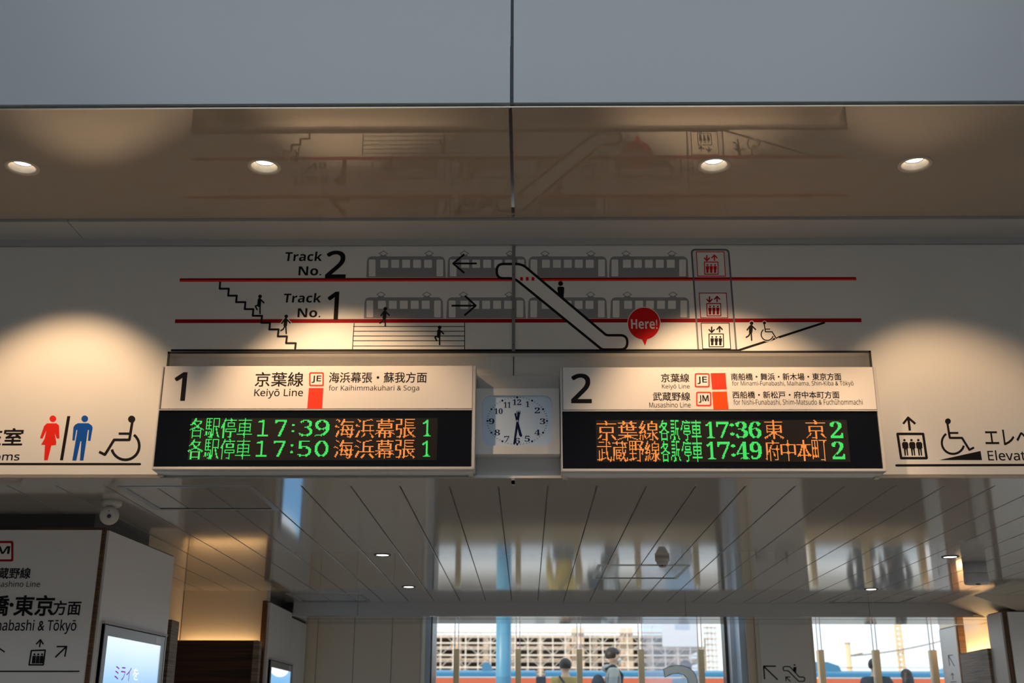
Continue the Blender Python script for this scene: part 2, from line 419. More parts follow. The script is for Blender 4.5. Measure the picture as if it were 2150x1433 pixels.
# perimeter strip
bm = bmesh.new(); bx(bm, -7, SEAM - 0.012, 6.602, 6.812, ZC - 0.001, ZC + 0.003); bx(bm, SEAM + 0.008, 7, 6.602, 6.812, ZC - 0.001, ZC + 0.003)
struct('trim_6', bm, M['plank'], 'flat metal edge strip at the mouth of the passage', 'trim')
bm = bmesh.new(); bx(bm, -7, NX0 + 0.02, 6.592, 6.604, ZC + 0.0005, ZC + 0.006); bx(bm, NX1 - 0.02, 7, 6.592, 6.604, ZC + 0.0005, ZC + 0.006)
struct('trim_7', bm, M['alu_warm'], 'thin bright lip under the sign wall', 'trim')

# plank ceiling
cl = struct('ceiling_low', box(-6.6, 7, 6.81, 13.63, 3.022, 3.034), M['hall'], 'low passage ceiling of long metal planks', 'ceiling')
pm = bpy.data.meshes.new('plank')
b_ = box(0.004, 0.296, 6.812, 13.626, ZC, ZC + 0.024, 0.002); b_.to_mesh(pm); b_.free(); pm.materials.append(M['plank'])
x = -0.17 - 0.3 * 21
while x < 6.7:
    o = bpy.data.objects.new('plank', pm); COL.objects.link(o); o.parent = cl; o.location = (x, 0, 0); x += 0.3

# back beam, with polished underside and slot
BZ = 2.842
be = struct('trim_8', box(-2.74, 5.2, 13.63, 13.67, BZ, 3.03), M['beam'], 'grey beam face at the end of the passage', 'trim')
for jx in (-1.98, 1.86, 4.0): obj('joint', box(jx - 0.002, jx + 0.002, 13.6285, 13.631, BZ + 0.002, ZC), M['black'], be)  # black lines put the shade of the beam gaps into colour
obj('underside', box(-2.9, 5.6, 13.632, 13.925, BZ - 0.004, BZ + 0.02), M['gloss_metal'], be)
obj('underside', box(-2.9, 5.6, 13.965, 14.585, BZ - 0.004, BZ + 0.02), M['gloss_metal'], be)
obj('slot', box(-2.9, 5.6, 13.925, 13.965, BZ + 0.05, BZ + 0.06), M['beam'], be)
obj('beam_core', box(-6.6, 7.0, 14.50, 14.585, BZ + 0.021, 4.2), M['beam'], be)

# cream panelled wall left of the first window
wl = struct('wall_back', box(-6.6, -1.31, 14.63, 14.85, 0.5, 3.3), M['cream_wall'], 'cream panelled wall beside the first window', 'wall')
xs = [-3.6, -2.609, -2.149, -1.677, -1.31]
for a, b in zip(xs, xs[1:]): obj('panel', box(a + 0.003, b - 0.003, 14.60, 14.64, 0.4, 3.2, 0.002), M['cream_wall'], wl)
# jambs at the window edges
bm = bx(bmesh.new(), -1.31, -1.288, 14.59, 14.9, 0.4, 3.2); j1 = struct('trim_9', bm, M['white_ink'], 'white jamb at the cream wall edge', 'trim')
obj('gold_edge', box(-1.288, -1.262, 14.62, 14.9, 0.4, 3.2), M['alu_warm'], j1)
obj('blue_edge', box(-1.262, -1.198, 14.66, 15.4, 0.4, 3.2), M['jamb_blue'], j1)
obj('dark_edge', box(-1.198, -1.18, 14.68, 15.42, 0.4, 3.2), M['dark_metal'], j1)

# white pier between the windows
pr = struct('wall_pier', box(2.89, 3.527, 14.60, 15.2, 0.4, 3.3), M['panel_white'], 'white pier with arrow between the two windows', 'wall')
obj('gold_edge', box(2.845, 2.889, 14.605, 15.2, 0.4, 3.2), M['alu_warm'], pr)
obj('gold_edge', box(3.528, 3.562, 14.605, 15.2, 0.4, 3.2), M['alu_warm'], pr)
obj('pale_edge', box(2.74, 2.844, 14.64, 15.3, 0.4, 3.2), M['cream_wall'], pr)
obj('blue_edge', box(2.66, 2.739, 14.68, 15.3, 0.4, 3.2), M['jamb_blue'], pr)
obj('dark_edge', box(2.56, 2.60, 15.2, 15.45, 0.4, 3.2), M['dark_metal'], pr)
obj('grey_edge', box(2.60, 2.659, 15.0, 15.45, 0.4, 3.2), M['mullion'], pr)

# window screens: cream posts, panes, fine mullions
def screen_wall(name, xs, panes, label, hazy=None):
    fr = struct(name, box(xs[0] - 0.03, xs[-1] + 0.03, 15.47, 15.53, 2.02, 2.05), M['alu'], label, 'window')
    obj('parapet', box(xs[0] - 0.3, xs[-1] + 0.3, 15.46, 15.54, 0.5, 1.78), M['dark_metal'], fr)
    obj('gold_rail', box(xs[0] - 0.3, xs[-1] + 0.3, 15.45, 15.55, 1.78, 2.02), M['post'], fr)
    for x in xs:
        obj('post', box(x - 0.036, x + 0.036, 15.43, 15.56, 1.78, 2.585), M['post'], fr)
        for dx in (-0.026, 0.022): obj('mullion', box(x + dx - 0.005, x + dx + 0.005, 15.48, 15.51, 2.585, 3.2), M['mullion'], fr)
    for i, (a, b) in enumerate(zip(xs, xs[1:])):
        obj('pane', box(a + 0.034, b - 0.034, 15.490, 15.498, 2.05, 3.2), M['haze'] if i == hazy else M['glass'], fr)
        if i != hazy: obj('film_band', box(a + 0.034, b - 0.034, 15.484, 15.488, 2.05, 2.242), M['film'], fr)
    return fr
screen_wall('window_1', [-1.222, -0.92, -0.11, 0.693, 1.501, 2.283, 2.795], None, 'glass platform screen with cream posts, scaffolding beyond', hazy=4)
screen_wall('window_2', [3.85, 4.575, 5.318], None, 'glass platform screen with cream posts, sky beyond')

# outer canopy over the platform
struct('ceiling_canopy', box(-40, 40, 21.0, 23.4, 4.5, 4.7), M['beam'], 'platform canopy underside', 'ceiling')

# ================================================================ WALL GRAPHICS (track diagram)
WP = YP(W)
def sx(pts, s, ox, oy): return [(ox + s * a, oy + s * b) for a, b in pts]
# cars
for row, (y0, starts) in enumerate(((538, (769, 939, 1108.5, 1278.5)), (624, (764, 937, 1108, 1281)))):
    for x0 in starts:
        g = G(WP, 0); wdt = 167
        P = [(x0, y0 + 44), (x0 + 1.5, y0 + 9), (x0 + 4, y0 + 3), (x0 + 10, y0), (x0 + wdt - 10, y0), (x0 + wdt - 4, y0 + 3), (x0 + wdt - 1.5, y0 + 9), (x0 + wdt, y0 + 44)]
        g.poly(P)
        for q in (36, 132):
            cx = x0 + q; g.line([(cx - 9, y0 - 6), (cx, y0 - 11.5), (cx + 9, y0 - 6), (cx, y0 - 1)], 1.6, closed=True); g.poly([(cx - 9, y0 + 0.5), (cx - 5, y0 - 2.5), (cx + 5, y0 - 2.5), (cx + 9, y0 + 0.5)])
        car = g.done('train_picture', M['train_ink'], wall)
        g = G(WP, 1)
        for q in (5.5, 147.5): g.poly(rrect(x0 + q, y0 + 6.5, x0 + q + 14, y0 + 42, 2))
        for i in range(5): g.poly(rrect(x0 + 29.5 + 23 * i, y0 + 7, x0 + 29.5 + 23 * i + 16.5, y0 + 24, 1.5))
        g.done('car_window', M['white_ink'], car)
# red platform lines
G(WP, 2).poly([(378, 584), (1797, 581.3), (1798, 585), (377, 588)]).done('track_line', M['dark_red'], wall)
G(WP, 2).poly([(377, 588), (1798, 585), (1798.5, 588.3), (377, 591.5)]).done('track_line', M['orange_red'], wall)
G(WP, 2).poly([(368, 670), (1808, 668), (1809, 676), (367, 678)]).done('track_line', M['dark_red'], wall)
# base line and ramp
g = G(WP, 2); g.rect(359, 732.8, 1556, 737.2); g.line([(1552, 734.6), (1732, 676.5)], 4.6); g.done('ground_line', M['ink'], wall)
# stairs
S = [(322, 290), (319, 332), (374, 332), (370, 374), (422, 374), (418, 413), (474, 413), (470, 455), (522, 455), (518, 495), (574, 495), (570, 537), (622, 537), (618, 577), (674, 577), (669, 619), (724, 619), (719, 660), (777, 660), (773, 697)]
G(WP, 3).line(sx(S, 0.3488, 350, 490), 4.2).done('stairs_picture', M['ink'], wall)
g = G(WP, 1)
for y in (685, 695, 705, 715, 726): g.line([(741.5, y), (975.5, y)], 1.5)
g.line([(743.5, 678), (740, 733)], 1.6); g.line([(975.5, 677), (975.5, 733)], 1.6); g.done('stair_front_picture', M['ink'], wall)
# walkers (outline first, then figure)
def walker(x, y, h, up=True, flip=1, halo=False):
    s = h / 40.0
    def put(g, e):
        g.disc(x + 1 * flip * s, y + 4 * s, 3.8 * s + e, 16)
        g.line([(x, y + 11 * s), (x - 1 * flip * s, y + 22 * s)], 7.5 * s + 2 * e, rnd=True)
        if up:
            L = [[(x + 1 * s * flip, y + 22 * s), (x + 1 * s * flip, y + 39 * s)], [(x - 2 * s * flip, y + 21 * s), (x - 8.5 * s * flip, y + 24 * s), (x - 5 * s * flip, y + 31 * s)],
                 [(x + 3 * s * flip, y + 11 * s), (x + 9 * s * flip, y + 17 * s)]]
        else:
            L = [[(x + 0 * s, y + 22 * s), (x + 1 * s * flip, y + 39 * s)], [(x - 1 * s * flip, y + 22 * s), (x - 5 * s * flip, y + 30 * s), (x - 10 * s * flip, y + 33 * s)],
                 [(x - 3 * s * flip, y + 11 * s), (x - 8 * s * flip, y + 18 * s)], [(x + 3 * s * flip, y + 11 * s), (x + 9 * s * flip, y + 17 * s)]]
        for l in L: g.line(l, 3.0 * s + 2 * e, rnd=True)
    if halo: g = G(WP, 4); put(g, 1.4); g.done('figure_outline', M['white_ink'], wall)
    g = G(WP, 5); put(g, 0); g.done('figure_picture', M['ink'], wall)
walker(545, 618, 41, True)
walker(600, 660, 41, False, 1, True)
walker(808, 644, 41, False)
walker(922, 683, 41, True)
walker(1577, 674, 41, False, 1, True)
# wheelchair user on the ramp
def wheelchair(g, x, y, s, flip, e=0.0):
    """x,y: head centre; s: scale of a 1-unit head radius"""
    X = lambda a: x + flip * a * s
    Y_ = lambda b: y + b * s
    g.disc(X(0), Y_(0), s + e, 20); wd = 0.75 * s + 2 * e
    g.line([(X(0.2), Y_(0.6)), (X(-0.65), Y_(5.8))], wd); g.line([(X(-3.6), Y_(4.0)), (X(-0.4), Y_(4.0))], wd * 0.9)
    g.line([(X(-0.45), Y_(5.7)), (X(-4.85), Y_(5.7)), (X(-7.4), Y_(9.8)), (X(-9.0), Y_(9.0))], wd)
    a0, a1 = math.radians(-52), math.radians(165)
    n = 28; R = 3.85
    g.line([(X(-1.75 + R * math.cos(a0 + (a1 - a0) * i / n)), Y_(7.35 + R * math.sin(a0 + (a1 - a0) * i / n))) for i in range(n + 1)], wd)
g = G(WP, 4); wheelchair(g, 1605, 677.5, 3.3, -1, 1.2); g.done('figure_outline', M['white_ink'], wall)
g = G(WP, 5); wheelchair(g, 1605, 677.5, 3.3, -1); g.done('wheelchair_picture', M['ink'], wall)
# escalator
def rounded_path(P, r, n=6):
    out = []; N = len(P)
    for i in range(N):
        a, b, c = Vector(P[i - 1]), Vector(P[i]), Vector(P[(i + 1) % N])
        ri = r[i]; d1 = (a - b); d2 = (c - b); t = min(ri, d1.length * 0.49, d2.length * 0.49)
        p0 = b + d1.normalized() * t; p1 = b + d2.normalized() * t
        for k in range(n + 1):
            q = k / n; out.append(tuple((1 - q) ** 2 * p0 + 2 * q * (1 - q) * b + q * q * p1))
    return out
esc = rounded_path([(1043, 554), (1043, 584), (1080, 584), (1264, 733.5), (1317, 733.5), (1317, 703.5), (1273, 703.5), (1096, 554)], (14, 14, 10, 5, 15, 15, 4, 12))
G(WP, 3).poly(esc).done('escalator_fill', M['white_ink'], wall)
G(WP, 4).line(esc, 5.2, closed=True).done('escalator_picture', M['ink'], wall)
g = G(WP, 5)
for q in (1095, 1107, 1119): g.rect(q - 3, 581.5, q + 3, 589)
g.done('red_dots', M['red'], wall)
g = G(WP, 4); g.disc(1177, 595, 5.2, 18); g.poly([(1170, 604), (1173, 601.5), (1182, 601.5), (1185, 604), (1183, 628), (1172, 619)]); g.done('figure_picture', M['ink'], wall)
# lift shaft
sh = G(WP, 1); sh.poly([(1453, 533), (1456, 526), (1527, 526), (1531, 533), (1546, 733), (1466, 733)]); sh.done('shaft_fill', mat('shaft_print', (0.58, 0.58, 0.60), 0.5), wall)
g = G(WP, 3); g.line(rounded_path([(1466, 733), (1452, 524), (1529.5, 524), (1546, 733)], (0.1, 8, 8, 0.1))[6:-6], 3.6); g.done('shaft_picture', mat('shaft_outline', (0.10, 0.10, 0.11), 0.5), wall)
def lift_box(x0, y0, x1, y1, ink):
    d = (y1 - y0) * 0.06
    g = G(WP, 4); g.poly([(x0, y0), (x1 - d, y0), (x1, y1), (x0 + d, y1)]); g.done('lift_sign_fill', M['white_ink'], wall)
    g = G(WP, 5); g.line([(x0, y0), (x1 - d, y0), (x1, y1), (x0 + d, y1)], 1.7, closed=True)
    cx = (x0 + x1) / 2; s = (y1 - y0) / 52
    for dx, up in ((-8.5, 0), (7.5, 1)):
        xx = cx + dx * s; a, b = y0 + 7 * s, y0 + 19 * s; g.line([(xx, a), (xx, b)], 2.8 * s)
        t = a if up else b; k = 6.5 * s * (1 if up else -1); g.line([(xx - 6 * s, t + k), (xx, t), (xx + 6 * s, t + k)], 2.8 * s)
    bx0, bx1, by0, by1 = cx - 14 * s, cx + 15 * s, y0 + 22 * s, y0 + 48 * s
    g.line([(bx0, by0), (bx1, by0), (bx1 + 0.6, by1), (bx0 + 0.6, by1)], 2 * s, closed=True)
    for i in (-1, 0, 1):
        px = cx + 0.8 + i * 8.2 * s; g.disc(px, by0 + 6 * s, 1.9 * s, 10); g.rect(px - 3.4 * s, by0 + 8.5 * s, px + 3.4 * s, by0 + 15.5 * s); g.rect(px - 2.4 * s, by0 + 15 * s, px + 2.4 * s, by0 + 23 * s)
    g.done('lift_sign_picture', ink, wall)
lift_box(1462, 528.5, 1523, 579.5, M['red']); lift_box(1468, 615, 1528, 667, M['dark_red']); lift_box(1472, 678, 1534, 732, M['ink'])
# here balloon
G(WP, 4).disc(1352, 679, 35.2, 40).poly([(1345, 710), (1361, 710), (1354, 728)]).done('balloon_outline', M['white_ink'], wall)
G(WP, 5).disc(1352, 679, 33.6, 40).poly([(1346, 709), (1360, 709), (1354.3, 725.5)]).done('balloon_picture', M['red'], wall)
text(sans('Here!', True), (1325, 670, 1380, 690), WP, M['white_ink'], wall, 7)
# arrows and track captions
G(WP, 6).line([(1001, 553), (952, 553)], 3.8).line([(975, 533.5), (951.5, 553), (975, 573)], 4).done('arrow_picture', M['ink'], wall)
G(WP, 6).line([(948, 641.5), (998, 641.5)], 3.8).line([(976, 620.5), (999, 641.5), (975, 662)], 4).done('arrow_picture', M['ink'], wall)
text(sans('Track', True), (598, 528, 676, 548), WP, M['ink'], wall, 2, shear=0.06); text(sans('No.', True), (627, 559, 675, 578), WP, M['ink'], wall, 2)
text(sans('2'), (685, 527, 726, 583), WP, M['ink'], wall, 4, bold=0.003)
text(sans('Track', True), (595, 615, 674, 635), WP, M['ink'], wall, 2, shear=0.06); text(sans('No.', True), (625, 647, 673, 666), WP, M['ink'], wall, 2)
text(sans('1'), (688, 613, 710, 670), WP, M['ink'], wall, 4, bold=0.003)

# restroom signage (left of the boards)
c3 = lambda P: sx(P, 0.2373, 0, 780)
g = G(WP, 1); g.disc(111, 878.7, 7, 24)
g.poly(c3([(415, 456), (500, 456), (523, 475), (526, 590), (505, 592), (485, 545), (498, 620), (496, 648), (455, 652), (422, 783), (390, 783), (398, 648), (364, 646), (395, 590), (410, 520), (376, 592), (354, 588), (390, 480)]))
g.done('woman_pictogram', M['wc_red'], wall)
g = G(WP, 1); g.disc(178, 878.7, 7, 24)
g.poly(c3([(690, 455), (785, 455), (815, 478), (820, 500), (800, 612), (778, 610), (787, 515), (778, 515), (738, 785), (707, 785), (720, 615), (712, 615), (675, 785), (640, 785), (685, 515), (676, 515), (660, 608), (640, 608), (650, 490), (665, 468)]))
g.done('man_pictogram', M['blue'], wall)
G(WP, 1).poly(c3([(595, 392), (623, 392), (558, 783), (530, 783)])).done('divider_bar', M['ink'], wall)
g = G(WP, 1); wheelchair(g, 276.5, 879.6, 7.6, 1); g.done('wheelchair_pictogram', M['ink'], wall)
G(WP, 1).line([(-110, 973.5), (294, 973.8)], 4.8, rnd=True).done('underline', M['ink'], wall)
text('化粧室', (-85, 899, 48, 935), WP, M['ink'], wall, 1, bold=0.0022)
text(sans('Restrooms'), (-96, 950, 41, 966), WP, M['ink'], wall, 1, bold=0.0008)
# lift signage (right of the boards)
c4 = lambda P: sx(P, 0.1884, 1750, 780)
g = G(WP, 1); g.line(c4([(851, 655), (833, 512)]), 4.9); g.line(c4([(776, 580), (831, 510), (912, 580)]), 4.6)
g.done('arrow_pictogram', M['ink'], wall)
g = G(WP, 1); g.line(c4([(713, 692), (998, 692), (1038, 962), (754, 962)]), 5.2, closed=True)
for hx in (790, 868, 945):
    q = c4([(hx, 762)])[0]; g.disc(q[0], q[1], 2.6, 14)
    g.poly(c4([(hx - 16, 782), (hx + 30, 782), (hx + 43, 800), (hx + 46, 853), (hx + 36, 853), (hx + 44, 934), (hx + 30, 934), (hx + 20, 865), (hx + 14, 865), (hx + 18, 934), (hx + 4, 934), (hx - 8, 853), (hx - 20, 853), (hx - 27, 800)]))
g.done('lift_pictogram', M['ink'], wall)
g = G(WP, 1); wheelchair(g, 1990.2, 884, 6.1, -1); g.poly(c4([(1180, 983), (1638, 882), (1655, 983)])); g.done('wheelchair_ramp_pictogram', M['ink'], wall)
text('エレベーター', (2068, 899, 2262, 935), WP, M['ink'], wall, 1, bold=0.0012)
text(sans('Elevator'), (2074, 945, 2183, 966), WP, M['ink'], wall, 1, bold=0.0006)
G(WP, 1).line([(1882, 976.5), (2320, 975)], 4.8, rnd=True).done('underline', M['ink'], wall)

# ================================================================ DEPARTURE BOARDS
SP = YP(6.47)
def raster(ch, cols, rows, thin=True):
    vs, tr = text_tris(ch); xs_ = [v[0] for v in vs]; ys_ = [v[1] for v in vs]
    x0, x1, y0, y1 = min(xs_), max(xs_), min(ys_), max(ys_); SS = 3
    W_, H_ = cols * SS, rows * SS; hit = [[0] * W_ for _ in range(H_)]
    T = [((v[0] - x0) / (x1 - x0) * W_, (y1 - v[1]) / (y1 - y0) * H_) for v in vs]
    for a, b, c in tr:
        A, B, Cc = T[a], T[b], T[c]
        den = (B[1] - Cc[1]) * (A[0] - Cc[0]) + (Cc[0] - B[0]) * (A[1] - Cc[1])
        if abs(den) < 1e-9: continue
        for j in range(max(0, int(min(A[1], B[1], Cc[1]) - 0.5)), min(H_, int(max(A[1], B[1], Cc[1]) + 1.5))):
            for i in range(max(0, int(min(A[0], B[0], Cc[0]) - 0.5)), min(W_, int(max(A[0], B[0], Cc[0]) + 1.5))):
                px, py = i + 0.5, j + 0.5
                l1 = ((B[1] - Cc[1]) * (px - Cc[0]) + (Cc[0] - B[0]) * (py - Cc[1])) / den
                l2 = ((Cc[1] - A[1]) * (px - Cc[0]) + (A[0] - Cc[0]) * (py - Cc[1])) / den
                if l1 >= -1e-6 and l2 >= -1e-6 and 1 - l1 - l2 >= -1e-6: hit[j][i] = 1
    on = [[sum(hit[r * SS + a][c * SS + b] for a in range(SS) for b in range(SS)) >= 4 for c in range(cols)] for r in range(rows)]
    if thin and cols > 13:
        for c in range(cols):
            r = 0
            while r < rows:
                if on[r][c]:
                    q = r
                    while q < rows and on[q][c]: q += 1
                    if q - r == 2: on[r + 1][c] = False
                    r = q
                else: r += 1
    return on

def board(xr, led, label, num, num_bb, split_y, xs_px):
    (X0, X1, Z0, Z1) = xr
    t = thing('departure_board', label, 'sign', ((X0 + X1) / 2, 6.6, Z0))
    zs = SP.uv((xs_px[0] + xs_px[1]) / 2, split_y)[1]
    obj('housing', box(X0 + 0.004, X1 - 0.004, 6.484, 6.68, Z0 - 0.012, Z1 - 0.002, 0.004), M['housing'], t)
    obj('header_panel', box(X0 + 0.012, X1 - 0.014, 6.470, 6.49, zs + 0.004, Z1, 0.001), M['board'], t)
    obj('led_window', box(X0 + 0.006, X1 - 0.016, 6.474, 6.488, Z0 + 0.012, zs - 0.006), M['led_black'], t)
    obj('rail', box(X0 + 0.004, X1 - 0.014, 6.467, 6.49, zs - 0.007, zs - 0.001), M['housing'], t, )
    obj('rail', box(X0, X1, 6.464, 6.50, Z0 - 0.006, Z0 + 0.012, 0.003), M['housing'], t)
    obj('side_frame', box(X0 - 0.004, X0 + 0.004, 6.468, 6.66, Z0 - 0.004, Z1, 0.001), M['housing'], t)
    obj('side_frame', box(X1 - 0.012, X1 + 0.006, 6.468, 6.66, Z0 - 0.004, Z1, 0.002), M['housing'], t)
    for xx in (X0 + 0.02, X1 - 0.02): obj('bracket', box(xx - 0.014, xx + 0.014, 6.56, 6.61, Z0 - 0.022, Z0 - 0.006), M['alu_warm'], t)
    # LED field
    u0 = SP.uv(led[0], (led[1] + led[3]) / 2)[0]; u1 = SP.uv(led[2], (led[1] + led[3]) / 2)[0]
    v1 = SP.uv((led[0] + led[2]) / 2, led[1])[1]; v0 = SP.uv((led[0] + led[2]) / 2, led[3])[1]
    pitch = (v1 - v0) / 48.0
    obj('led_field', box(u0, u1, 6.4725, 6.4745, v0, v1), M['led_bed'], t)
    return t, (u0, v1, pitch)

def led_text(t, fld, segs, mname):
    u0, v1, p = fld; bm = bmesh.new(); y = 6.4718; done = set()
    for body, x0, y0, x1, y1 in segs:
        n = len(body); ym = (y0 + y1) / 2; xm = (x0 + x1) / 2
        a = (SP.uv(x0, ym)[0] - u0) / p; b = (SP.uv(x1, ym)[0] - u0) / p
        r0 = round((v1 - SP.uv(xm, y0)[1]) / p); r1 = round((v1 - SP.uv(xm, y1)[1]) / p)
        for i, ch in enumerate(body):
            c0 = round(a + (b - a) * i / n); c1 = round(a + (b - a) * (i + 1) / n) - (1 if n > 1 else 0)
            on = raster(ch, max(2, c1 - c0), max(2, r1 - r0))
            for r, row in enumerate(on):
                for c, v in enumerate(row):
                    if v and (c0 + c, r0 + r) not in done:
                        done.add((c0 + c, r0 + r))
                        cx, cz = u0 + (c0 + c + 0.5) * p, v1 - (r0 + r + 0.5) * p; h = p * 0.45
                        bm.faces.new([bm.verts.new(q) for q in ((cx - h, y, cz - h), (cx + h, y, cz - h), (cx + h, y, cz + h), (cx - h, y, cz + h))])
    o = obj('led_lettering', bm, M[mname], t); return o

def badge(t, code, x0, y0, x1, y1):
    d = 1.5
    G(SP, 1).poly(rrect(x0 + 1, y0, x1, y1, 3.5)).done('badge_outline', M['orange_red'], t)
    G(SP, 2).poly(rrect(x0 + 4, y0 + 3.2, x1 - 3, y1 - 3.2, 1.5)).done('badge_fill', M['white_ink'], t)
    text(sans(code), (x0 + 7, y0 + 7.5, x1 - 6, y1 - 7.5), SP, M['ink'], t, 3, bold=0.0012)

t1, f1 = board((-2.172, -0.305, 3.022, 3.647), (398, 877, 918, 965.5),
               'wide black LED board headed 1, with green and orange times, left of the wall clock', '1', None, 858.5, (330, 990))
text(sans('1'), (366, 782, 390, 840), SP, M['ink'], t1, 1, bold=0.003)
text('京葉線', (536, 781, 637, 811), SP, M['ink'], t1, 1, bold=0.0008)
text(sans('Keiyō Line'), (534, 816, 636, 836), SP, M['ink'], t1, 1, bold=0.0004)
badge(t1, 'JE', 648, 781, 680, 810.5)
G(SP, 1).poly([(648.5, 814), (679, 814), (676.5, 857), (645, 857)]).done('line_colour_block', M['orange_red'], t1)
text('海浜幕張・蘇我方面', (691, 781, 896, 803), SP, M['ink'], t1, 1, bold=0.0006)
text(sans('for Kaihimmakuhari & Soga'), (690, 808, 880, 823), SP, M['ink'], t1, 1)
gs, os_ = [], []
for dy, dx in ((0, 0), (43.2, -3)):
    gs.append(('各駅停車', 397.5 + dx, 877 + dy, 531 + dx, 920 + dy)); os_.append(('海浜幕張', 702 + dx * .6, 879 + dy, 875 + dx * .5, 919 + dy))
for ch, a, b, r in (('1', 541, 563, 0), ('7', 576, 602, 0), (':', 612, 618, 0), ('3', 628, 655, 0), ('9', 662, 691, 0), ('1', 887, 905, 0),
                    ('1', 538, 560, 1), ('7', 573, 599, 1), (':', 610, 616, 1), ('5', 625, 653, 1), ('0', 660, 689, 1), ('1', 886, 904, 1)):
    y0 = 881 + 43.2 * r
    gs.append(((serif(ch) if a > 800 else mono(ch)) if ch != ':' else ':', a, y0 + (8 if ch == ':' else 0), b, y0 + (26 if ch == ':' else 34.5)))
led_text(t1, f1, gs, 'led_green'); led_text(t1, f1, os_, 'led_orange')

t2, f2 = board((0.207, 2.070, 3.010, 3.636), (1251.5, 881, 1782, 969),
               'wide black LED board headed 2, with four orange destinations, right of the wall clock', '2', None, 860.5, (1180, 1850))
text(sans('2'), (1200, 785, 1241, 845), SP, M['ink'], t2, 1, bold=0.003)
text('京葉線', (1388, 784, 1447, 802), SP, M['ink'], t2, 1, bold=0.0006)
text(sans('Keiyō Line'), (1390, 806, 1448, 818), SP, M['ink'], t2, 1)
badge(t2, 'JE', 1457.5, 783, 1490, 813)
G(SP, 1).poly([(1492, 783), (1523, 782.5), (1526, 817), (1495, 817.5)]).done('line_colour_block', M['orange_red'], t2)
text('武蔵野線', (1371, 823, 1449, 841), SP, M['ink'], t2, 1, bold=0.0006)
text(sans('Musashino Line'), (1363, 844, 1450, 855), SP, M['ink'], t2, 1)
badge(t2, 'JM', 1460.5, 822, 1493.5, 852.5)
G(SP, 1).poly([(1495, 822), (1526, 821.5), (1529.5, 859), (1498, 859.5)]).done('line_colour_block', M['orange'], t2)
text('南船橋・舞浜・新木場・東京方面', (1535, 783, 1766, 798), SP, M['ink'], t2, 1, bold=0.0006)
text(sans('for Minami-Funabashi, Maihama, Shin-Kiba & Tōkyō'), (1537, 799, 1792, 812), SP, M['ink'], t2, 1)
text('西船橋・新松戸・府中本町方面', (1538, 821, 1762, 836), SP, M['ink'], t2, 1, bold=0.0006)
text(sans('for Nishi-Funabashi, Shim-Matsudo & Fuchūhommachi'), (1540, 837.5, 1811, 851), SP, M['ink'], t2, 1)
gs = [('各駅停車', 1385, 881, 1474, 925), ('各駅停車', 1387, 925.5, 1476, 968.5)]
os_ = [('京葉線', 1253, 883, 1384, 924), ('武蔵野線', 1253, 925.5, 1387, 968.5), ('東', 1604, 881.5, 1646, 921.5), ('京', 1692, 881, 1733, 921), ('府中本町', 1607, 923, 1739, 967.5)]
for ch, a, b, r in (('1', 1482, 1500, 0), ('7', 1504, 1531, 0), (':', 1533, 1541, 0), ('3', 1544, 1570, 0), ('6', 1571, 1598, 0), ('2', 1743, 1770, 0),
                    ('1', 1485, 1503, 1), ('7', 1507, 1533, 1), (':', 1536, 1544, 1), ('4', 1547, 1573, 1), ('9', 1574, 1600, 1), ('2', 1747, 1774, 1)):
    y0 = 884 + 43.3 * r
    gs.append((serif(ch) if ch != ':' else ':', a, y0 + (5 if ch == ':' else 0), b, y0 + (30 if ch == ':' else 36)))
led_text(t2, f2, gs, 'led_green'); led_text(t2, f2, os_, 'led_orange')

# ================================================================ CLOCK
ck = thing('wall_clock', 'square station clock with blue-white dial mounted between the two LED boards', 'clock', (-0.05, 6.62, 3.1))
obj('backing_panel', box(-0.298, 0.202, 6.662, 6.69, 3.0, 3.645), M['clock_case'], ck)
KP = YP(6.545)
kx0, kx1 = KP.uv(996.5, 884)[0], KP.uv(1175, 884)[0]; kz0, kz1 = KP.uv(1086, 952.5)[1], KP.uv(1086, 815)[1]
RR = rrect(1012.3, 829.5, 1159.8, 935.3, 19, 8)
bm = bmesh.new(); E = []
outer = [bm.verts.new((x, 6.545, z)) for x, z in ((kx0, kz0), (kx1, kz0), (kx1, kz1), (kx0, kz1))]
for i in range(4): E.append(bm.edges.new((outer[i], outer[(i + 1) % 4])))
inn = [bm.verts.new((*[KP.uv(*p)[0]], 6.545, KP.uv(*p)[1])) for p in RR]
for i in range(len(inn)): E.append(bm.edges.new((inn[i], inn[(i + 1) % len(inn)])))
bmesh.ops.triangle_fill(bm, use_beauty=True, use_dissolve=False, edges=E)
back = [bm.verts.new((v.co.x, 6.662, v.co.z)) for v in outer]
for i in range(4): bm.faces.new((outer[i], back[i], back[(i + 1) % 4], outer[(i + 1) % 4]))
inb = [bm.verts.new((v.co.x, 6.556, v.co.z)) for v in inn]
for i in range(len(inn)): bm.faces.new((inn[i], inb[i], inb[(i + 1) % len(inn)], inn[(i + 1) % len(inn)]))
bmesh.ops.recalc_face_normals(bm, faces=bm.faces[:])
case = obj('case', bm, M['clock_case'], ck)
DP = YP(6.555)
dial = G(DP, -2).poly(rrect(1010, 827.5, 1162, 937.5, 20, 8)).done('dial', M['clock_dial'], ck)
cc = (1086, 883.2); RX, RY = 62.5, 49.3
g = G(DP, 1)
for i in range(60):
    a = 2 * math.pi * i / 60; c, s = math.sin(a), -math.cos(a)
    if i % 5: g.line([(cc[0] + RX * c * 0.975, cc[1] + RY * s * 0.975), (cc[0] + RX * c * 1.03, cc[1] + RY * s * 1.03)], 0.9)
    else: g.rect(cc[0] + RX * c - 1.9, cc[1] + RY * s - 1.9, cc[0] + RX * c + 1.9, cc[1] + RY * s + 1.9)
g.done('minute_marks', M['navy'], dial)
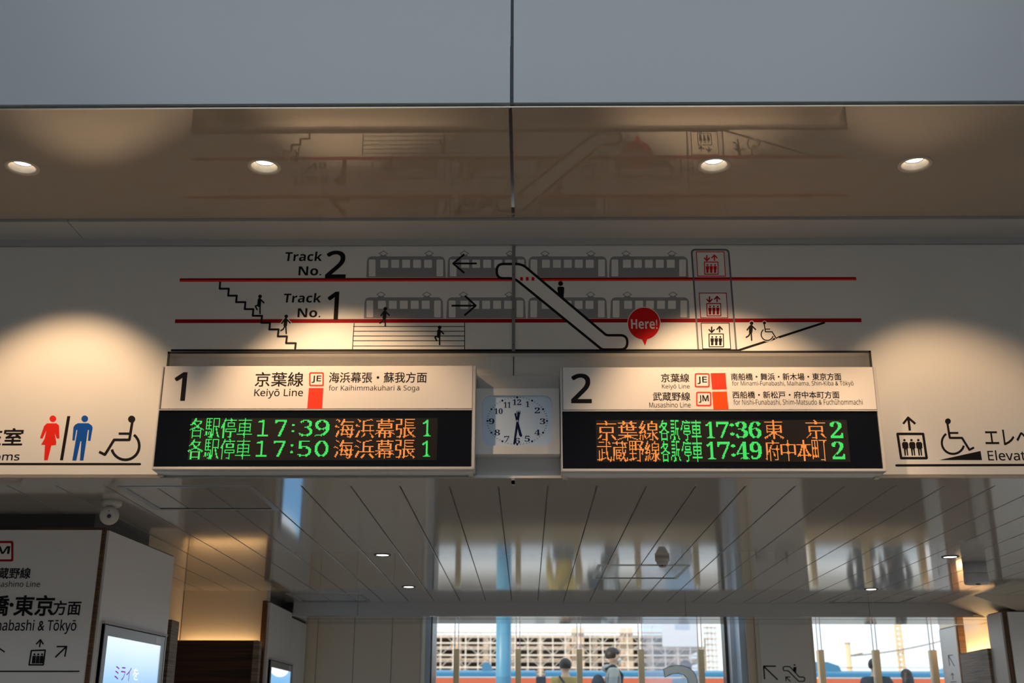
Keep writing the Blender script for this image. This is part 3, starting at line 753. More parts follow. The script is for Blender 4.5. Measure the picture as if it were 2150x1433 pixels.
NUM = {12: (1085.3, 843.8, 18, 12), 1: (1107.5, 848, 7.5, 12), 2: (1128.2, 861, 11.5, 12), 3: (1139.2, 884, 11.5, 12), 4: (1128.3, 907.5, 12, 12), 5: (1107, 920.5, 11, 12),
       6: (1086.3, 925, 11, 12), 7: (1064, 921, 11, 12), 8: (1044, 907.5, 12, 12), 9: (1032, 884, 11.5, 12), 10: (1046.5, 862.8, 17.5, 12), 11: (1065, 849.5, 15, 12)}
for n, (x, y, wd, h) in NUM.items(): text(serif(str(n)), (x - wd / 2, y - h / 2, x + wd / 2, y + h / 2), DP, M['navy'], dial, 1, name='numeral')
text(sans('JR', True), (1083, 862, 1094, 870), DP, M['teal'], dial, 1, name='emblem')
G(DP, 4).poly([(1080, 868), (1083, 866), (1096, 913), (1095, 916), (1092, 916), (1090, 913)]).disc(1094, 914, 2.4, 12).done('hour_hand', M['navy'], ck)
G(DP, 6).poly([(1087, 864), (1092, 866), (1081.5, 932), (1077.5, 932)]).done('minute_hand', M['navy'], ck)
G(DP, 8).disc(1086, 883.2, 2.2, 16).done('centre_cap', M['alu'], ck)

# ================================================================ SOFFIT DOWNLIGHTS
NEAR = ['above the restroom pictograms', 'above the board left of the clock', 'above the board right of the clock', 'above the elevator pictograms']
for (lx, ly), wh, en, aim in zip(LAMPS, NEAR, (132, 155, 155, 92), ((0, 0.43, -0.9), (0.22, 0.43, -0.9), (0.10, 0.43, -0.9), (0.24, 0.36, -0.9))):
    t = thing('downlight', 'round recessed warm spotlight in the glossy soffit ' + wh, 'lamp', (lx, ly, ZA), 'spotlights in the glossy soffit')
    bm = bmesh.new(); lathe(bm, [(0.093, 0.0), (0.092, -0.004), (0.076, -0.004), (0.071, 0.004)], (lx, ly, ZA), 40); obj('rim', bm, M['rim'], t, True)
    bm = bmesh.new(); lathe(bm, [(0.071, 0.003), (0.064, 0.018), (0.056, 0.036)], (lx, ly, ZA), 40); obj('reflector', bm, M['reflector'], t, True)
    bm = bmesh.new(); lathe(bm, [(0.0565, 0.035), (0.0535, 0.0375)], (lx, ly, ZA), 40); obj('inner_ring', bm, M['rim_dark'], t, True)
    bm = bmesh.new(); bm.faces.new([bm.verts.new((lx + 0.0545 * math.cos(2 * math.pi * i / 32), ly + 0.0545 * math.sin(2 * math.pi * i / 32), ZA + 0.038)) for i in range(32)][::-1]); obj('lamp_disc', bm, M['lamp_glow'], t)
    L = bpy.data.lights.new('spot', 'SPOT'); L.energy = en; L.color = (1.0, 0.65, 0.36); L.spot_size = math.radians(77); L.spot_blend = 0.6; L.shadow_soft_size = 0.03
    lo = bpy.data.objects.new('spot', L); COL.objects.link(lo); lo.parent = t; lo.location = (0, 0, 0.0)
    lo.rotation_euler = Vector(aim).to_track_quat('-Z', 'Y').to_euler()

# low ceiling downlights
for (lx, ly), wh in zip(((-1.224, 9.731), (-1.227, 12.03), (3.611, 9.816), (3.62, 12.196)),
                        ('before the cream panelled wall', 'closest to the cream panelled wall', 'beside the grey cylinder fixture', 'near the sloping bulkhead')):
    t = thing('small_downlight', 'small round white downlight in the plank ceiling ' + wh, 'lamp', (lx, ly, ZC), 'downlights in the plank ceiling')
    bm = bmesh.new(); lathe(bm, [(0.072, 0.0), (0.072, -0.006), (0.055, -0.006), (0.054, 0.0)], (lx, ly, ZC), 32); obj('ring', bm, M['rim_dark'], t, True)
    bm = bmesh.new(); bm.faces.new([bm.verts.new((lx + 0.0545 * math.cos(2 * math.pi * i / 32), ly + 0.0545 * math.sin(2 * math.pi * i / 32), ZC - 0.002)) for i in range(32)][::-1]); obj('lamp_disc', bm, M['lamp_glow'], t)
    L = bpy.data.lights.new('spot', 'SPOT'); L.energy = 55; L.color = (1.0, 0.82, 0.62); L.spot_size = math.radians(100); L.spot_blend = 0.5; L.shadow_soft_size = 0.05
    lo = bpy.data.objects.new('spot', L); COL.objects.link(lo); lo.parent = t; lo.location = (0, 0, -0.01)

# ================================================================ ACCESS HATCHES
def hatch(x0, x1, y0, y1, label, wd=0.03):
    t = thing('ceiling_hatch', label, 'hatch', ((x0 + x1) / 2, (y0 + y1) / 2, ZC))
    z0, z1 = ZC - 0.006, ZC + 0.001
    for a, b, c, d in ((x0, x1, y0, y0 + wd), (x0, x1, y1 - wd, y1), (x0, x0 + wd, y0 + wd, y1 - wd), (x1 - wd, x1, y0 + wd, y1 - wd)):
        obj('frame_bar', box(a, b, c, d, z0, z1, 0.0015), M['alu'], t)
    w2 = wd + 0.012
    for a, b, c, d in ((x0 + wd, x1 - wd, y0 + wd, y0 + w2), (x0 + wd, x1 - wd, y1 - w2, y1 - wd)):
        obj('joint', box(a, b, c, d, ZC - 0.002, ZC + 0.001), M['black'], t)  # black bars in place of the shaded grooves round the hatch
hatch(0.64, 1.475, 10.35, 11.32, 'square aluminium framed access hatch beside the smoke detector')
hatch(-2.50, -1.665, 6.83, 7.62, 'square framed access hatch in the planks beside the security camera', 0.04)
hatch(-2.64, -1.815, 12.66, 13.50, 'square framed access hatch in the planks against the end beam')
hatch(3.52, 4.35, 12.83, 13.55, 'square framed access hatch in the planks by the right hand pillars', 0.02)

# ================================================================ CEILING DEVICES
t = thing('security_camera', 'white round security camera hanging under the plank ceiling', 'camera', (-2.69, 7.3, ZC))
obj('base', lathe_bm := (lambda b: (lathe(b, [(0.001, 0), (0.062, 0), (0.062, -0.03), (0.05, -0.042), (0.001, -0.042)], (-2.69, 7.3, ZC), 28), b)[1])(bmesh.new()), M['cctv'], t, True)
obj('neck', tube(bmesh.new(), (-2.69, 7.3, ZC - 0.04), (-2.69, 7.29, ZC - 0.075), 0.014), M['cctv'], t, True)
hc = Vector((-2.69, 7.28, 2.893)); dirv = (EYE + Vector((-0.4, 0, -0.4)) - hc).normalized()
def ldir(prof, c, d, n=28):
    bm = bmesh.new(); lathe(bm, prof, (0, 0, 0), n); q = Vector((0, 0, 1)).rotation_difference(d).to_matrix().to_4x4(); q.translation = c; bm.transform(q); return bm
hd = obj('head', ldir([(0.001, -0.05), (0.035, -0.045), (0.054, -0.02), (0.060, 0.01), (0.058, 0.03), (0.05, 0.04), (0.026, 0.042), (0.001, 0.042)], hc, dirv), M['cctv'], t, True)
obj('lens_ring', ldir([(0.021, 0.042), (0.021, 0.046), (0.013, 0.047), (0.012, 0.043)], hc, dirv), M['fixture'], hd, True)
obj('lens', ldir([(0.001, 0.046), (0.008, 0.0455), (0.013, 0.043)], hc, dirv), M['lens'], hd, True)
obj('sensor', ldir([(0.001, 0.0445), (0.004, 0.0444), (0.004, 0.04)], hc + UP * 0.033, dirv), M['lens'], hd)

t = thing('smoke_detector', 'small round smoke detector on the plank ceiling next to an access hatch', 'detector', (1.165, 9.86, ZC))
bm = bmesh.new(); lathe(bm, [(0.001, 0), (0.062, 0), (0.062, -0.03), (0.056, -0.036), (0.001, -0.036)], (1.165, 9.86, ZC), 28); obj('base', bm, M['cctv'], t, True)
bm = bmesh.new(); lathe(bm, [(0.05, -0.036), (0.05, -0.05), (0.036, -0.07), (0.034, -0.07)], (1.165, 9.86, ZC), 28); obj('cup', bm, M['fixture'], t, True)
bm = bmesh.new(); lathe(bm, [(0.001, -0.086), (0.03, -0.084), (0.033, -0.078), (0.001, -0.076)], (1.165, 9.86, ZC), 24); obj('cap', bm, M['cctv'], t, True)
for i in range(5):
    a = 2 * math.pi * i / 5; obj('rib', tube(bmesh.new(), (1.165 + 0.03 * math.cos(a), 9.86 + 0.03 * math.sin(a), ZC - 0.068), (1.165 + 0.028 * math.cos(a), 9.86 + 0.028 * math.sin(a), ZC - 0.08), 0.004, n=6), M['cctv'], t)

t = thing('cylinder_fixture', 'grey cylinder fixture with a small lens under the plank ceiling', 'fixture', (3.945, 10.17, ZC))
bm = bmesh.new(); lathe(bm, [(0.001, 0.0), (0.1, 0.0), (0.1, -0.098)], (3.945, 10.17, ZC), 36); obj('upper_sleeve', bm, M['fixture'], t, True)
bm = bmesh.new(); lathe(bm, [(0.1, -0.1), (0.103, -0.104), (0.103, -0.178), (0.096, -0.188), (0.001, -0.188)], (3.945, 10.17, ZC), 36); obj('lower_sleeve', bm, M['fixture'], t, True)
bm = bmesh.new(); lathe(bm, [(0.022, -0.187), (0.02, -0.196), (0.001, -0.198)], (3.945, 10.14, ZC), 20); obj('lens', bm, M['lens'], t, True)

# ================================================================ LEFT SIDE: PILLARS, RECESS
t = thing('information_pillar', 'white faced pillar with route directions and wooden edges beside the security camera', 'pillar', (-3.5, 8.3, 0))
obj('core', box(-4.4, -2.862, 7.71, 9.03, 0, 2.888), M['wood'], t)
obj('neck', box(-4.3, -2.98, 7.80, 8.98, 2.888, ZC), M['dark_metal'], t)
FP = YP(7.69)
obj('front_panel', box(-4.4, -2.886, 7.692, 7.712, 0, 2.868), M['panel_white'], t)
bm = bmesh.new(); prism(bm, [(-2.866, 7.735), (-2.846, 7.735), (-2.776, 9.015), (-2.796, 9.015)], 'z', 0, 2.872); obj('side_panel', bm, M['panel_white'], t)
bm = bmesh.new(); prism(bm, [(-2.866, 7.71), (-2.790, 9.03), (-2.862, 9.03)], 'z', 0, 2.885); obj('side_core', bm, M['wood'], t)
G(FP, 1).poly(rrect(-38, 1135, 28, 1178, 4)).done('badge_outline', M['dark_red'], t)
G(FP, 2).poly(rrect(-33, 1139.5, 23.5, 1173.5, 2)).done('badge_fill', M['white_ink'], t)
text(sans('JM', True), (-26, 1146, 20.5, 1167), FP, M['ink'], t, 3)
text('武蔵野線', (-26, 1191.5, 64, 1214), FP, M['ink'], t, 1, bold=0.0012)
text(sans('Musashino Line'), (-28, 1219, 84, 1231.5), FP, M['ink'], t, 1)
text('南船橋', (-106, 1249.5, 18, 1291.5), FP, M['ink'], t, 1, bold=0.003)
G(FP, 1).disc(24.3, 1269, 4.4).done('lettering', M['ink'], t)
text('東京', (31, 1249.5, 113, 1291.5), FP, M['ink'], t, 1, bold=0.003)
text('方面', (112, 1260.5, 169.5, 1290.5), FP, M['ink'], t, 1, bold=0.0016)
text(sans('Minami-Funabashi & Tōkyō'), (-118, 1300, 160, 1330), FP, M['ink'], t, 1, bold=0.0006)
g = G(FP, 1); g.line([(83, 1358), (85.5, 1343)], 3); g.line([(76, 1352), (85, 1342), (91, 1352)], 3); g.line([(66, 1365), (95, 1364), (91, 1395), (61, 1395)], 3, closed=True)
for i in range(3):
    px = 70 + 8 * i; g.disc(px + 2.4, 1373, 2.2, 10); g.poly([(px - 1.5, 1376), (px + 5.5, 1376), (px + 4, 1392), (px - 3.5, 1392)])
g.done('lift_pictogram', M['ink'], t)
G(FP, 1).line([(116, 1379), (139, 1357)], 3).line([(119, 1356.5), (140, 1356.5), (136, 1378)], 3).done('arrow_pictogram', M['ink'], t)
G(FP, 1).line([(-24, 1345), (10, 1368)], 3).done('arrow_pictogram', M['ink'], t)
G(FP, 1).line([(-80, 1408.5), (167, 1408.5)], 2.6).done('underline', M['ink'], t)

def display(name, X, y0, y1, z0, z1, label, scr, slope=0.0):
    """screen on a side panel that faces +X"""
    t = thing(name, label, 'screen', (X, (y0 + y1) / 2, z0))
    def sl(a, b, c, d, o0, o1):       # slab between y a..b, z c..d
        bm = bmesh.new(); prism(bm, [(X + o0 + slope * (a - y0), a), (X + o1 + slope * (a - y0), a), (X + o1 + slope * (b - y0), b), (X + o0 + slope * (b - y0), b)], 'z', c, d); return bm
    obj('bezel', sl(y0, y1, z1 - 0.085, z1 - 0.012, 0.0, 0.022), M['bezel'], t)
    obj('bezel', sl(y0, y0 + 0.07, z0, z1 - 0.085, 0.0, 0.022), M['bezel'], t)
    obj('bezel', sl(y1 - 0.07, y1, z0, z1 - 0.085, 0.0, 0.022), M['bezel'], t)
    obj('top_rail', sl(y0 - 0.015, y1 + 0.015, z1 - 0.012, z1 + 0.008, 0.0, 0.03), M['fixture'], t)
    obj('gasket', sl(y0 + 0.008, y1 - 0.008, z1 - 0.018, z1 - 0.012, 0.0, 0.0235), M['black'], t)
    obj('gasket', sl(y0, y0 + 0.012, z0, z1 - 0.012, 0.0, 0.0235), M['dark_metal'], t)
    obj('gasket', sl(y1 - 0.012, y1, z0, z1 - 0.012, 0.0, 0.0235), M['dark_metal'], t)
    s = obj('display', sl(y0 + 0.07, y1 - 0.07, z0, z1 - 0.085, 0.0, 0.014), scr, t)
    obj('sensor', sl(y1 - 0.2, y1 - 0.1, z1 - 0.075, z1 - 0.03, 0.0, 0.0235), M['mullion'], t)
    return t, s
SL = (2.846 - 2.776) / 1.28
S1, s1 = display('digital_display', -2.845, 7.79, 8.94, 1.2, 2.27, 'bright blue-white digital display on the pillar with route directions', screen_mat('screen_sky', (226, 240, 252), (150, 205, 248), 1.85, 2.2), SL)
S2, s2 = display('digital_display', -2.744, 12.52, 13.72, 1.2, 2.30, 'bright blue-white digital display on the pillar next to the end beam', screen_mat('screen_blue', (150, 205, 245), (105, 180, 240), 1.95, 2.22))
SPn = Plane((-2.845 + 0.0145, 7.79, 0), (SL, 1, 0), (0, 0, 1)); SPn.n = -SPn.n if SPn.n.x < 0 else SPn.n
text('ミライ', (241, 1398, 275, 1428), SPn, M['purple'], s1, 1, name='screen_lettering')
text('を', (279, 1402, 291, 1427), SPn, M['screen_white'], s1, 1, name='screen_lettering')
SPm = Plane((-2.744 + 0.0145, 12.5, 0), (0, 1, 0), (0, 0, 1)); SPm.n = -SPm.n if SPm.n.x < 0 else SPm.n
g = G(SPm, 1); g.poly([(566, 1397)] + [(586 - 20 * math.cos(math.pi * i / 16), 1400 + 5 * (i / 16) + 18 * math.sin(math.pi * i / 16)) for i in range(17)] + [(605, 1405)]); g.done('sun_shape', M['screen_white'], s2)

# second pillar
t = thing('screen_pillar', 'slim pillar with white side panel and wooden edge under the end beam', 'pillar', (-2.85, 13.2, 0))
obj('core', box(-2.822, -2.772, 12.39, 13.62, 0, 2.888), M['wood'], t)
obj('core', box(-3.0, -2.772, 13.62, 14.59, 0, 2.835), M['wood'], t)
obj('side_panel', box(-2.774, -2.745, 12.43, 13.615, 0, 2.872), M['panel_white'], t)
obj('side_panel', box(-2.774, -2.745, 13.62, 14.57, 0, 2.82), M['panel_white'], t)
obj('neck', box(-2.98, -2.84, 12.5, 13.62, 2.888, ZC), M['dark_metal'], t)

# recess with cove light
rw = struct('wall_recess', box(-3.68, -2.79, 12.42, 12.6, 0, ZC), M['recess'], 'warm lit recess wall above dark wood', 'wall')
struct('wall_recess_left', box(-3.9, -3.69, 9.03, 12.6, 0, ZC), M['recess'], 'side wall of the warm lit recess', 'wall')
t = thing('wood_wainscot', 'dark horizontal grained wood panelling with a lit top edge in the recess', 'panelling', (-3.25, 12.25, 0))
obj('face', box(-3.68, -2.83, 12.20, 12.235, 0, 2.46), M['wood_dark'], t)
obj('cap', box(-3.68, -2.80, 12.202, 12.26, 2.455, 2.463), M['wood'], t)
obj('end_post', box(-2.83, -2.765, 12.14, 12.24, 0, 2.45), M['wood_grey'], t)
L = bpy.data.lights.new('cove_strip', 'AREA'); L.shape = 'RECTANGLE'; L.size = 0.8; L.size_y = 0.05; L.energy = 1.7; L.color = (1.0, 0.62, 0.28)
lo = bpy.data.objects.new('cove_strip', L); COL.objects.link(lo); lo.parent = t; lo.location = (0, 0.09, 2.40)
lo.rotation_euler = Vector((0, 0.5, 1)).to_track_quat('-Z', 'Y').to_euler()
t = thing('wood_fin', 'grey grained wood fin standing behind the pillar with route directions', 'panelling', (-2.95, 9.9, 0))
obj('slab', box(-3.06, -2.985, 9.79, 10.01, 0, 2.46, 0.003), M['wood_grey'], t)
obj('return', box(-3.67, -3.06, 9.85, 9.9, 0, 2.45), M['wood_dark'], t)

# ================================================================ RIGHT SIDE
t = thing('side_pillar', 'dark fronted pillar with white side panel and wooden edges at the right hand wall', 'pillar', (5.6, 13.0, 0))
obj('core', box(5.20, 6.6, 12.76, 13.20, 0, 2.83), M['wood'], t)
obj('neck', box(5.3, 6.6, 12.84, 13.15, 2.83, ZC), M['dark_metal'], t)
obj('side_panel', box(5.178, 5.2, 12.80, 13.19, 0, 2.815), M['panel_white'], t)
obj('front_panel', box(5.235, 6.6, 12.742, 12.76, 0, 2.815), M['panel_white'], t)
# sloping bulkhead and warm wall
bm = bmesh.new(); prism(bm, [(4.90, ZC), (5.62, 2.74), (5.9, 2.74), (5.9, ZC)], 'y', 12.78, 13.62); struct('trim_10', bm, M['recess'], 'sloping beige bulkhead over the right hand pillars', 'trim')
rr = struct('wall_recess_right', box(5.62, 5.8, 13.2, 16, 0, 2.99), M['recess'], 'warm lit wall behind the right hand wood panelling', 'wall')
t = thing('wood_cladding', 'brown horizontal grained wood panelling between the two right hand pillars', 'panelling', (5.2, 13.7, 0))
bm = bmesh.new(); prism(bm, [(5.145, 13.2), (5.20, 13.2), (5.25, 14.19), (5.195, 14.19)], 'z', 0, 2.452); obj('face', bm, M['wood_grey'], t)
bm = bmesh.new(); prism(bm, [(5.145, 13.2), (5.24, 13.2), (5.29, 14.19), (5.195, 14.19)], 'z', 2.452, 2.462); obj('cap', bm, M['wood'], t)
L = bpy.data.lights.new('cove_strip', 'AREA'); L.shape = 'RECTANGLE'; L.size = 0.05; L.size_y = 1.3; L.energy = 16; L.color = (1.0, 0.62, 0.28)
lo = bpy.data.objects.new('cove_strip', L); COL.objects.link(lo); lo.parent = t; lo.location = (0.32, 0.85, 2.39)
lo.rotation_euler = (math.pi, 0.2, 0)
t = thing('arrow_pillar', 'slim white panelled pillar with small grey arrows beside the second screen', 'pillar', (5.45, 14.9, 0))
obj('core', box(5.365, 5.445, 14.62, 15.25, 0, 2.836), M['wood'], t)
obj('side_panel', box(5.345, 5.365, 14.66, 15.24, 0, 2.82), M['panel_white'], t)
PX = XPl(5.345)
G(PX, 1).line([(2001, 1374.5), (1991, 1375), (1994, 1397)], 1.6).line([(1991, 1375), (2004, 1397.5)], 1.6).done('arrow_pictogram', M['ink_soft'], t)
G(PX, 1).line([(1999.5, 1413), (2001, 1426)], 1.4).line([(1996.5, 1417), (1999.3, 1412.5), (2003, 1417)], 1.4).line([(1996, 1431), (2008, 1430)], 1.6).done('arrow_pictogram', M['ink_soft'], t)

# pier pictograms
PP = YP(14.60)
c7 = lambda P: sx(P, 0.1116, 1560, 1280)
G(PP, 1).line(c7([(620, 1055), (388, 1055), (406, 1300)]), 2.9).line(c7([(392, 1060), (655, 1312)]), 2.9).done('arrow_pictogram', M['ink'], pr)
e2 = rounded_path(c7([(755, 1062), (755, 1140), (850, 1140), (1050, 1340), (1160, 1340), (1160, 1260), (1060, 1260), (880, 1062)]), (4, 4, 2, 2, 4, 4, 2, 2))
G(PP, 1).line(e2, 2.4, closed=True).done('escalator_pictogram', M['ink'], pr)
g = G(PP, 1); q = c7([(970, 1032)])[0]; g.disc(q[0], q[1], 2.0, 12); g.poly(c7([(948, 1070), (1005, 1070), (1000, 1190), (945, 1140)])); g.line(c7([(890, 1258), (805, 1258), (812, 1335)]), 2.2); g.line(c7([(810, 1262), (895, 1345)]), 2.2)
g.done('arrow_pictogram', M['ink'], pr)

# big numeral on the hazy pane
NP = YP(15.48)
nb = [(1393, 1404), (1403, 1399), (1418, 1396), (1432, 1396.5), (1447, 1401), (1457, 1410), (1463, 1422), (1465, 1437), (1462, 1460), (1450, 1480), (1425, 1505), (1465, 1505), (1465, 1522), (1395, 1522), (1395, 1505), (1428, 1470), (1443, 1450), (1446, 1436), (1443, 1424), (1436, 1416), (1424, 1412.5), (1410, 1414), (1396, 1421)]
num = thing('platform_numeral', 'large white number 2 with dark outline fixed on the hazy glass pane', 'sign', (2.1, 15.48, 2.0))
G(NP, 0).poly(nb).done('numeral_fill', mat('numeral_white', (0.84, 0.88, 0.88), 0.4), num)
G(NP, 2).line(nb, 1.3, closed=True).done('numeral_outline', M['ink'], num)

# ================================================================ OUTSIDE
# column
t = thing('canopy_column', 'round blue steel column standing on the platform', 'column', (-0.43, 22, 0.93))
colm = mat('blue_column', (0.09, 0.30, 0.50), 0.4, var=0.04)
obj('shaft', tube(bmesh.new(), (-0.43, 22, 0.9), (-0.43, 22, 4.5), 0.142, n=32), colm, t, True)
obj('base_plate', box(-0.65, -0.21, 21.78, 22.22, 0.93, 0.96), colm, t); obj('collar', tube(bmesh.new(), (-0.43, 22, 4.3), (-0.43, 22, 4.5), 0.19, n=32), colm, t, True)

# train, cars as things
roofm = mat('train_roof', (0.05, 0.19, 0.34), 0.5); skin = mat('train_steel', (0.55, 0.57, 0.60), 0.35, metal=0.5); orng = mat('train_orange', (0.75, 0.14, 0.04), 0.4)
winm = mat('train_glass', (0.04, 0.06, 0.08), 0.1); bluem = mat('train_blue_band', (0.03, 0.20, 0.42), 0.4); pale = mat('train_pale_line', (0.6, 0.72, 0.82), 0.4)
def car(x0, x1, label, units):
    t = thing('train_car', label, 'train', ((x0 + x1) / 2, 39.4, -0.13), 'cars of the train beyond the platform')
    obj('body', box(x0, x1, 38.02, 40.8, 0.9, 2.97, 0.02), skin, t)
    obj('orange_band', box(x0, x1, 38.0, 38.03, 2.3, 3.135), orng, t)
    obj('pale_line', box(x0, x1, 37.99, 38.03, 3.135, 3.18), pale, t)
    bm = bmesh.new(); prism(bm, [(38.04, 2.9), (38.04, 3.18), (38.05, 3.28), (38.3, 3.36), (39.0, 3.42), (39.8, 3.42), (40.5, 3.36), (40.8, 3.2), (40.8, 2.9)], 'x', x0, x1); obj('roof', bm, roofm, t)
    obj('rain_gutter', box(x0, x1, 37.97, 38.02, 3.20, 3.30), bluem, t)
    n = max(1, int((x1 - x0) / 2.2))
    for i in range(n):
        c = x0 + (x1 - x0) * (i + 0.5) / n; obj('window', box(c - 0.6, c + 0.6, 37.985, 38.01, 1.7, 2.25), winm, t)
    for a, b, h in units:
        u = obj('roof_unit', prism(bmesh.new(), [(a, 3.38), (a + 0.02, h - 0.06), (a + 0.06, h), (b - 0.35 * (b - a), h), (b - 0.08, h - 0.12), (b, 3.38)], 'y', 38.6, 40.2), roofm, t)
    for wx in (x0 + 2, x1 - 2): obj('bogie', box(wx - 1.2, wx + 1.2, 38.3, 40.5, 0.0, 0.9), M['dark_metal'], t)
car(-19, 0.30, 'orange and blue train car left of the coupling gap', [(-1.47, -1.08, 3.64)])
car(0.62, 20, 'orange and blue train car right of the coupling gap', [(9.0, 10.25, 3.68), (13.6, 14.6, 3.50)])
t = thing('train_gangway', 'dark blue gangway bellows joining the two train cars', 'gangway', (0.46, 39.4, 0.9)); obj('bellows', box(0.315, 0.605, 38.5, 40.3, 0.9, 3.15), bluem, t)
obj('frame', box(0.31, 0.61, 38.45, 38.5, 0.9, 3.2), winm, t)

# scaffolded building
conc = mat('concrete', (0.70, 0.57, 0.46), 0.8, var=0.08, vscale=0.6)
pipe = mat('scaffold_pipe', (0.78, 0.74, 0.70), 0.5, metal=0.2); deckm = mat('scaffold_deck', (0.80, 0.72, 0.64), 0.6)
t = thing('unfinished_building', 'unfinished concrete building of slabs and columns behind the train', 'building', (4, 178, -0.13))
obj('core', box(-30, 26, 189, 190, -0.1, 14.6), conc, t)
for z in (5.5, 8.6, 11.0, 12.7, 14.3): obj('floor_slab', box(-30, 26, 172.5, 189, z, z + 0.32), conc, t)
for x in range(-30, 27, 4): obj('column', box(x - 0.4, x + 0.4, 172.8, 174, -0.1, 14.3), conc, t)
for x in (7.5, 14.6): obj('tower', box(x - 0.9, x + 0.9, 171.2, 173, -0.1, 15.6), conc, t)
t = thing('scaffold', 'pale pipe scaffolding over the unfinished building face', 'scaffold', (4, 170, -0.13))
x = -16.0; k = 0
while x < 25.5:
    obj('upright', tube(bmesh.new(), (x, 170, -0.1), (x, 170, 15.3 + 0.5 * (k % 2)), 0.09, n=6), pipe, t); x += 1.8; k += 1
for z in (4.8, 6.5, 8.2, 9.9, 11.62, 13.3, 14.85):
    obj('deck', box(-16, 25.4, 169.8, 171, z - 0.09, z + 0.09), deckm, t); obj('ledger', tube(bmesh.new(), (-16, 169.9, z + 0.8), (25.4, 169.9, z + 0.8), 0.05, n=6), pipe, t)
x = -16.0; k = 0
while x < 23.5:
    for z in (8.2, 9.9, 11.62, 13.3):
        if (k + int(z)) % 3: obj('brace', tube(bmesh.new(), (x, 170.1, z), (x + 1.8, 170.1, z + 1.65), 0.04, n=5), pipe, t)
        else: obj('brace', tube(bmesh.new(), (x, 170.1, z + 1.65), (x + 1.8, 170.1, z), 0.04, n=5), pipe, t)
    x += 1.8; k += 1
sh_ = thing('site_sheet', 'large white site sheet hung on the scaffolding with a pale grey patch', 'sheet', (22, 169.6, 12.8))
obj('sheet', box(19.6, 25.6, 169.70, 169.801, 12.83, 16.4), mat('site_white', (0.85, 0.87, 0.9), 0.6), sh_); obj('patch', box(21.5, 23.6, 169.66, 169.70, 15.2, 16.0), mat('patch_grey', (0.5, 0.6, 0.75), 0.6), sh_)
t = thing('scaffold_tower', 'narrow dark scaffold tower at the end of the white site sheet', 'scaffold', (27, 171, -0.13))
for x in (25.9, 26.5, 27.1, 27.7):
    for y in (170, 172): obj('upright', tube(bmesh.new(), (x, y, -0.1), (x, y, 15.6), 0.07, n=6), pipe, t)
for i in range(18):
    z = 2 + 0.8 * i; obj('deck', box(25.8, 27.8, 169.9, 172.1, z, z + 0.08), deckm, t)
    obj('brace', tube(bmesh.new(), (25.9, 169.9, z), (27.7, 169.9, z + 0.8), 0.05, n=5), pipe, t)

# overhead line poles and wires, seen through the second window
polem = mat('concrete_pole', (0.78, 0.58, 0.38), 0.8); wirem = mat('wire', (0.30, 0.24, 0.20), 0.6)
t = thing('line_pole', 'short concrete overhead line pole behind the train roof', 'pole', (24.45, 90, -0.13))
obj('shaft', tube(bmesh.new(), (24.5, 90, -0.1), (24.5, 90, 7.8), 0.2, n=12), polem, t, True); obj('cap', tube(bmesh.new(), (24.5, 90, 7.8), (24.5, 90, 7.86), 0.24, n=12), wirem, t); obj('arm', tube(bmesh.new(), (24.5, 90, 6.9), (25.6, 90, 7.1), 0.05, n=6), wirem, t)
t = thing('line_mast', 'tall latticed overhead line mast behind the train roof', 'mast', (28.55, 90, -0.13))
for s in (-1, 1): obj('leg', tube(bmesh.new(), (28.7 + s * 0.2, 90.5, -0.1), (28.55 + s * 0.18, 90.5, 12), 0.11, n=8), polem, t)
for i in range(30): obj('rung', box(28.45, 28.9, 90.44, 90.56, 0.3 + i * 0.38, 0.52 + i * 0.38), polem, t)
def wire(p0, p1, sag, label, r=0.03, drops=0, z2=None):
    t = thing('overhead_wire', label, 'wire', p0, 'overhead wires'); bm = bmesh.new(); P = []
    for i in range(13):
        q = i / 12; P.append(Vector(p0).lerp(Vector(p1), q) - Vector((0, 0, sag * 4 * q * (1 - q))))
    for a, b in zip(P, P[1:]): tube(bm, a, b, r, n=6)
    obj('cable', bm, wirem, t)
    for i in range(drops):
        q = (i + 0.5) / drops; a = Vector(p0).lerp(Vector(p1), q) - Vector((0, 0, sag * 4 * q * (1 - q))); obj('dropper', tube(bmesh.new(), a, (a.x, a.y, z2), 0.015, n=5), wirem, t)
wire((24.66, 90, 6.9), (33.5, 90, 8.5), 0.25, 'sagging overhead wire with droppers rising from the short pole', 0.06, 12, 6.2)
wire((20, 89.79, 6.05), (36, 89.79, 6.05), 0.02, 'level overhead contact wire below the sagging one', 0.03)
for i, (x, wd, h, c, nm) in enumerate(((25.2, 3.2, 5.6, (0.85, 0.72, 0.66), 'pinkish'), (29.0, 3.6, 5.9, (0.88, 0.84, 0.80), 'off-white'), (33, 3.4, 5.4, (0.62, 0.75, 0.88), 'pale blue'), (21.2, 3.0, 5.2, (0.9, 0.86, 0.8), 'cream'))):
    t = thing('far_house', 'small %s house far behind the overhead line poles' % nm, 'house', (x * 1.25, 116, -0.13)); mm = mat('house_' + nm, c, 0.8); X = x * 1.25
    obj('wall', box(X - wd / 2, X + wd / 2, 114, 118, -0.1, h), mm, t); obj('roof', prism(bmesh.new(), [(X - wd / 2 - 0.2, h), (X, h + 0.9), (X + wd / 2 + 0.2, h)], 'y', 113.8, 118.2), mat('tile_' + nm, (0.55, 0.38, 0.34), 0.8), t)
    for dx in (-0.8, 0.8): obj('window', box(X + dx - 0.4, X + dx + 0.4, 113.95, 114.02, h - 1.5, h - 0.6), winm, t)

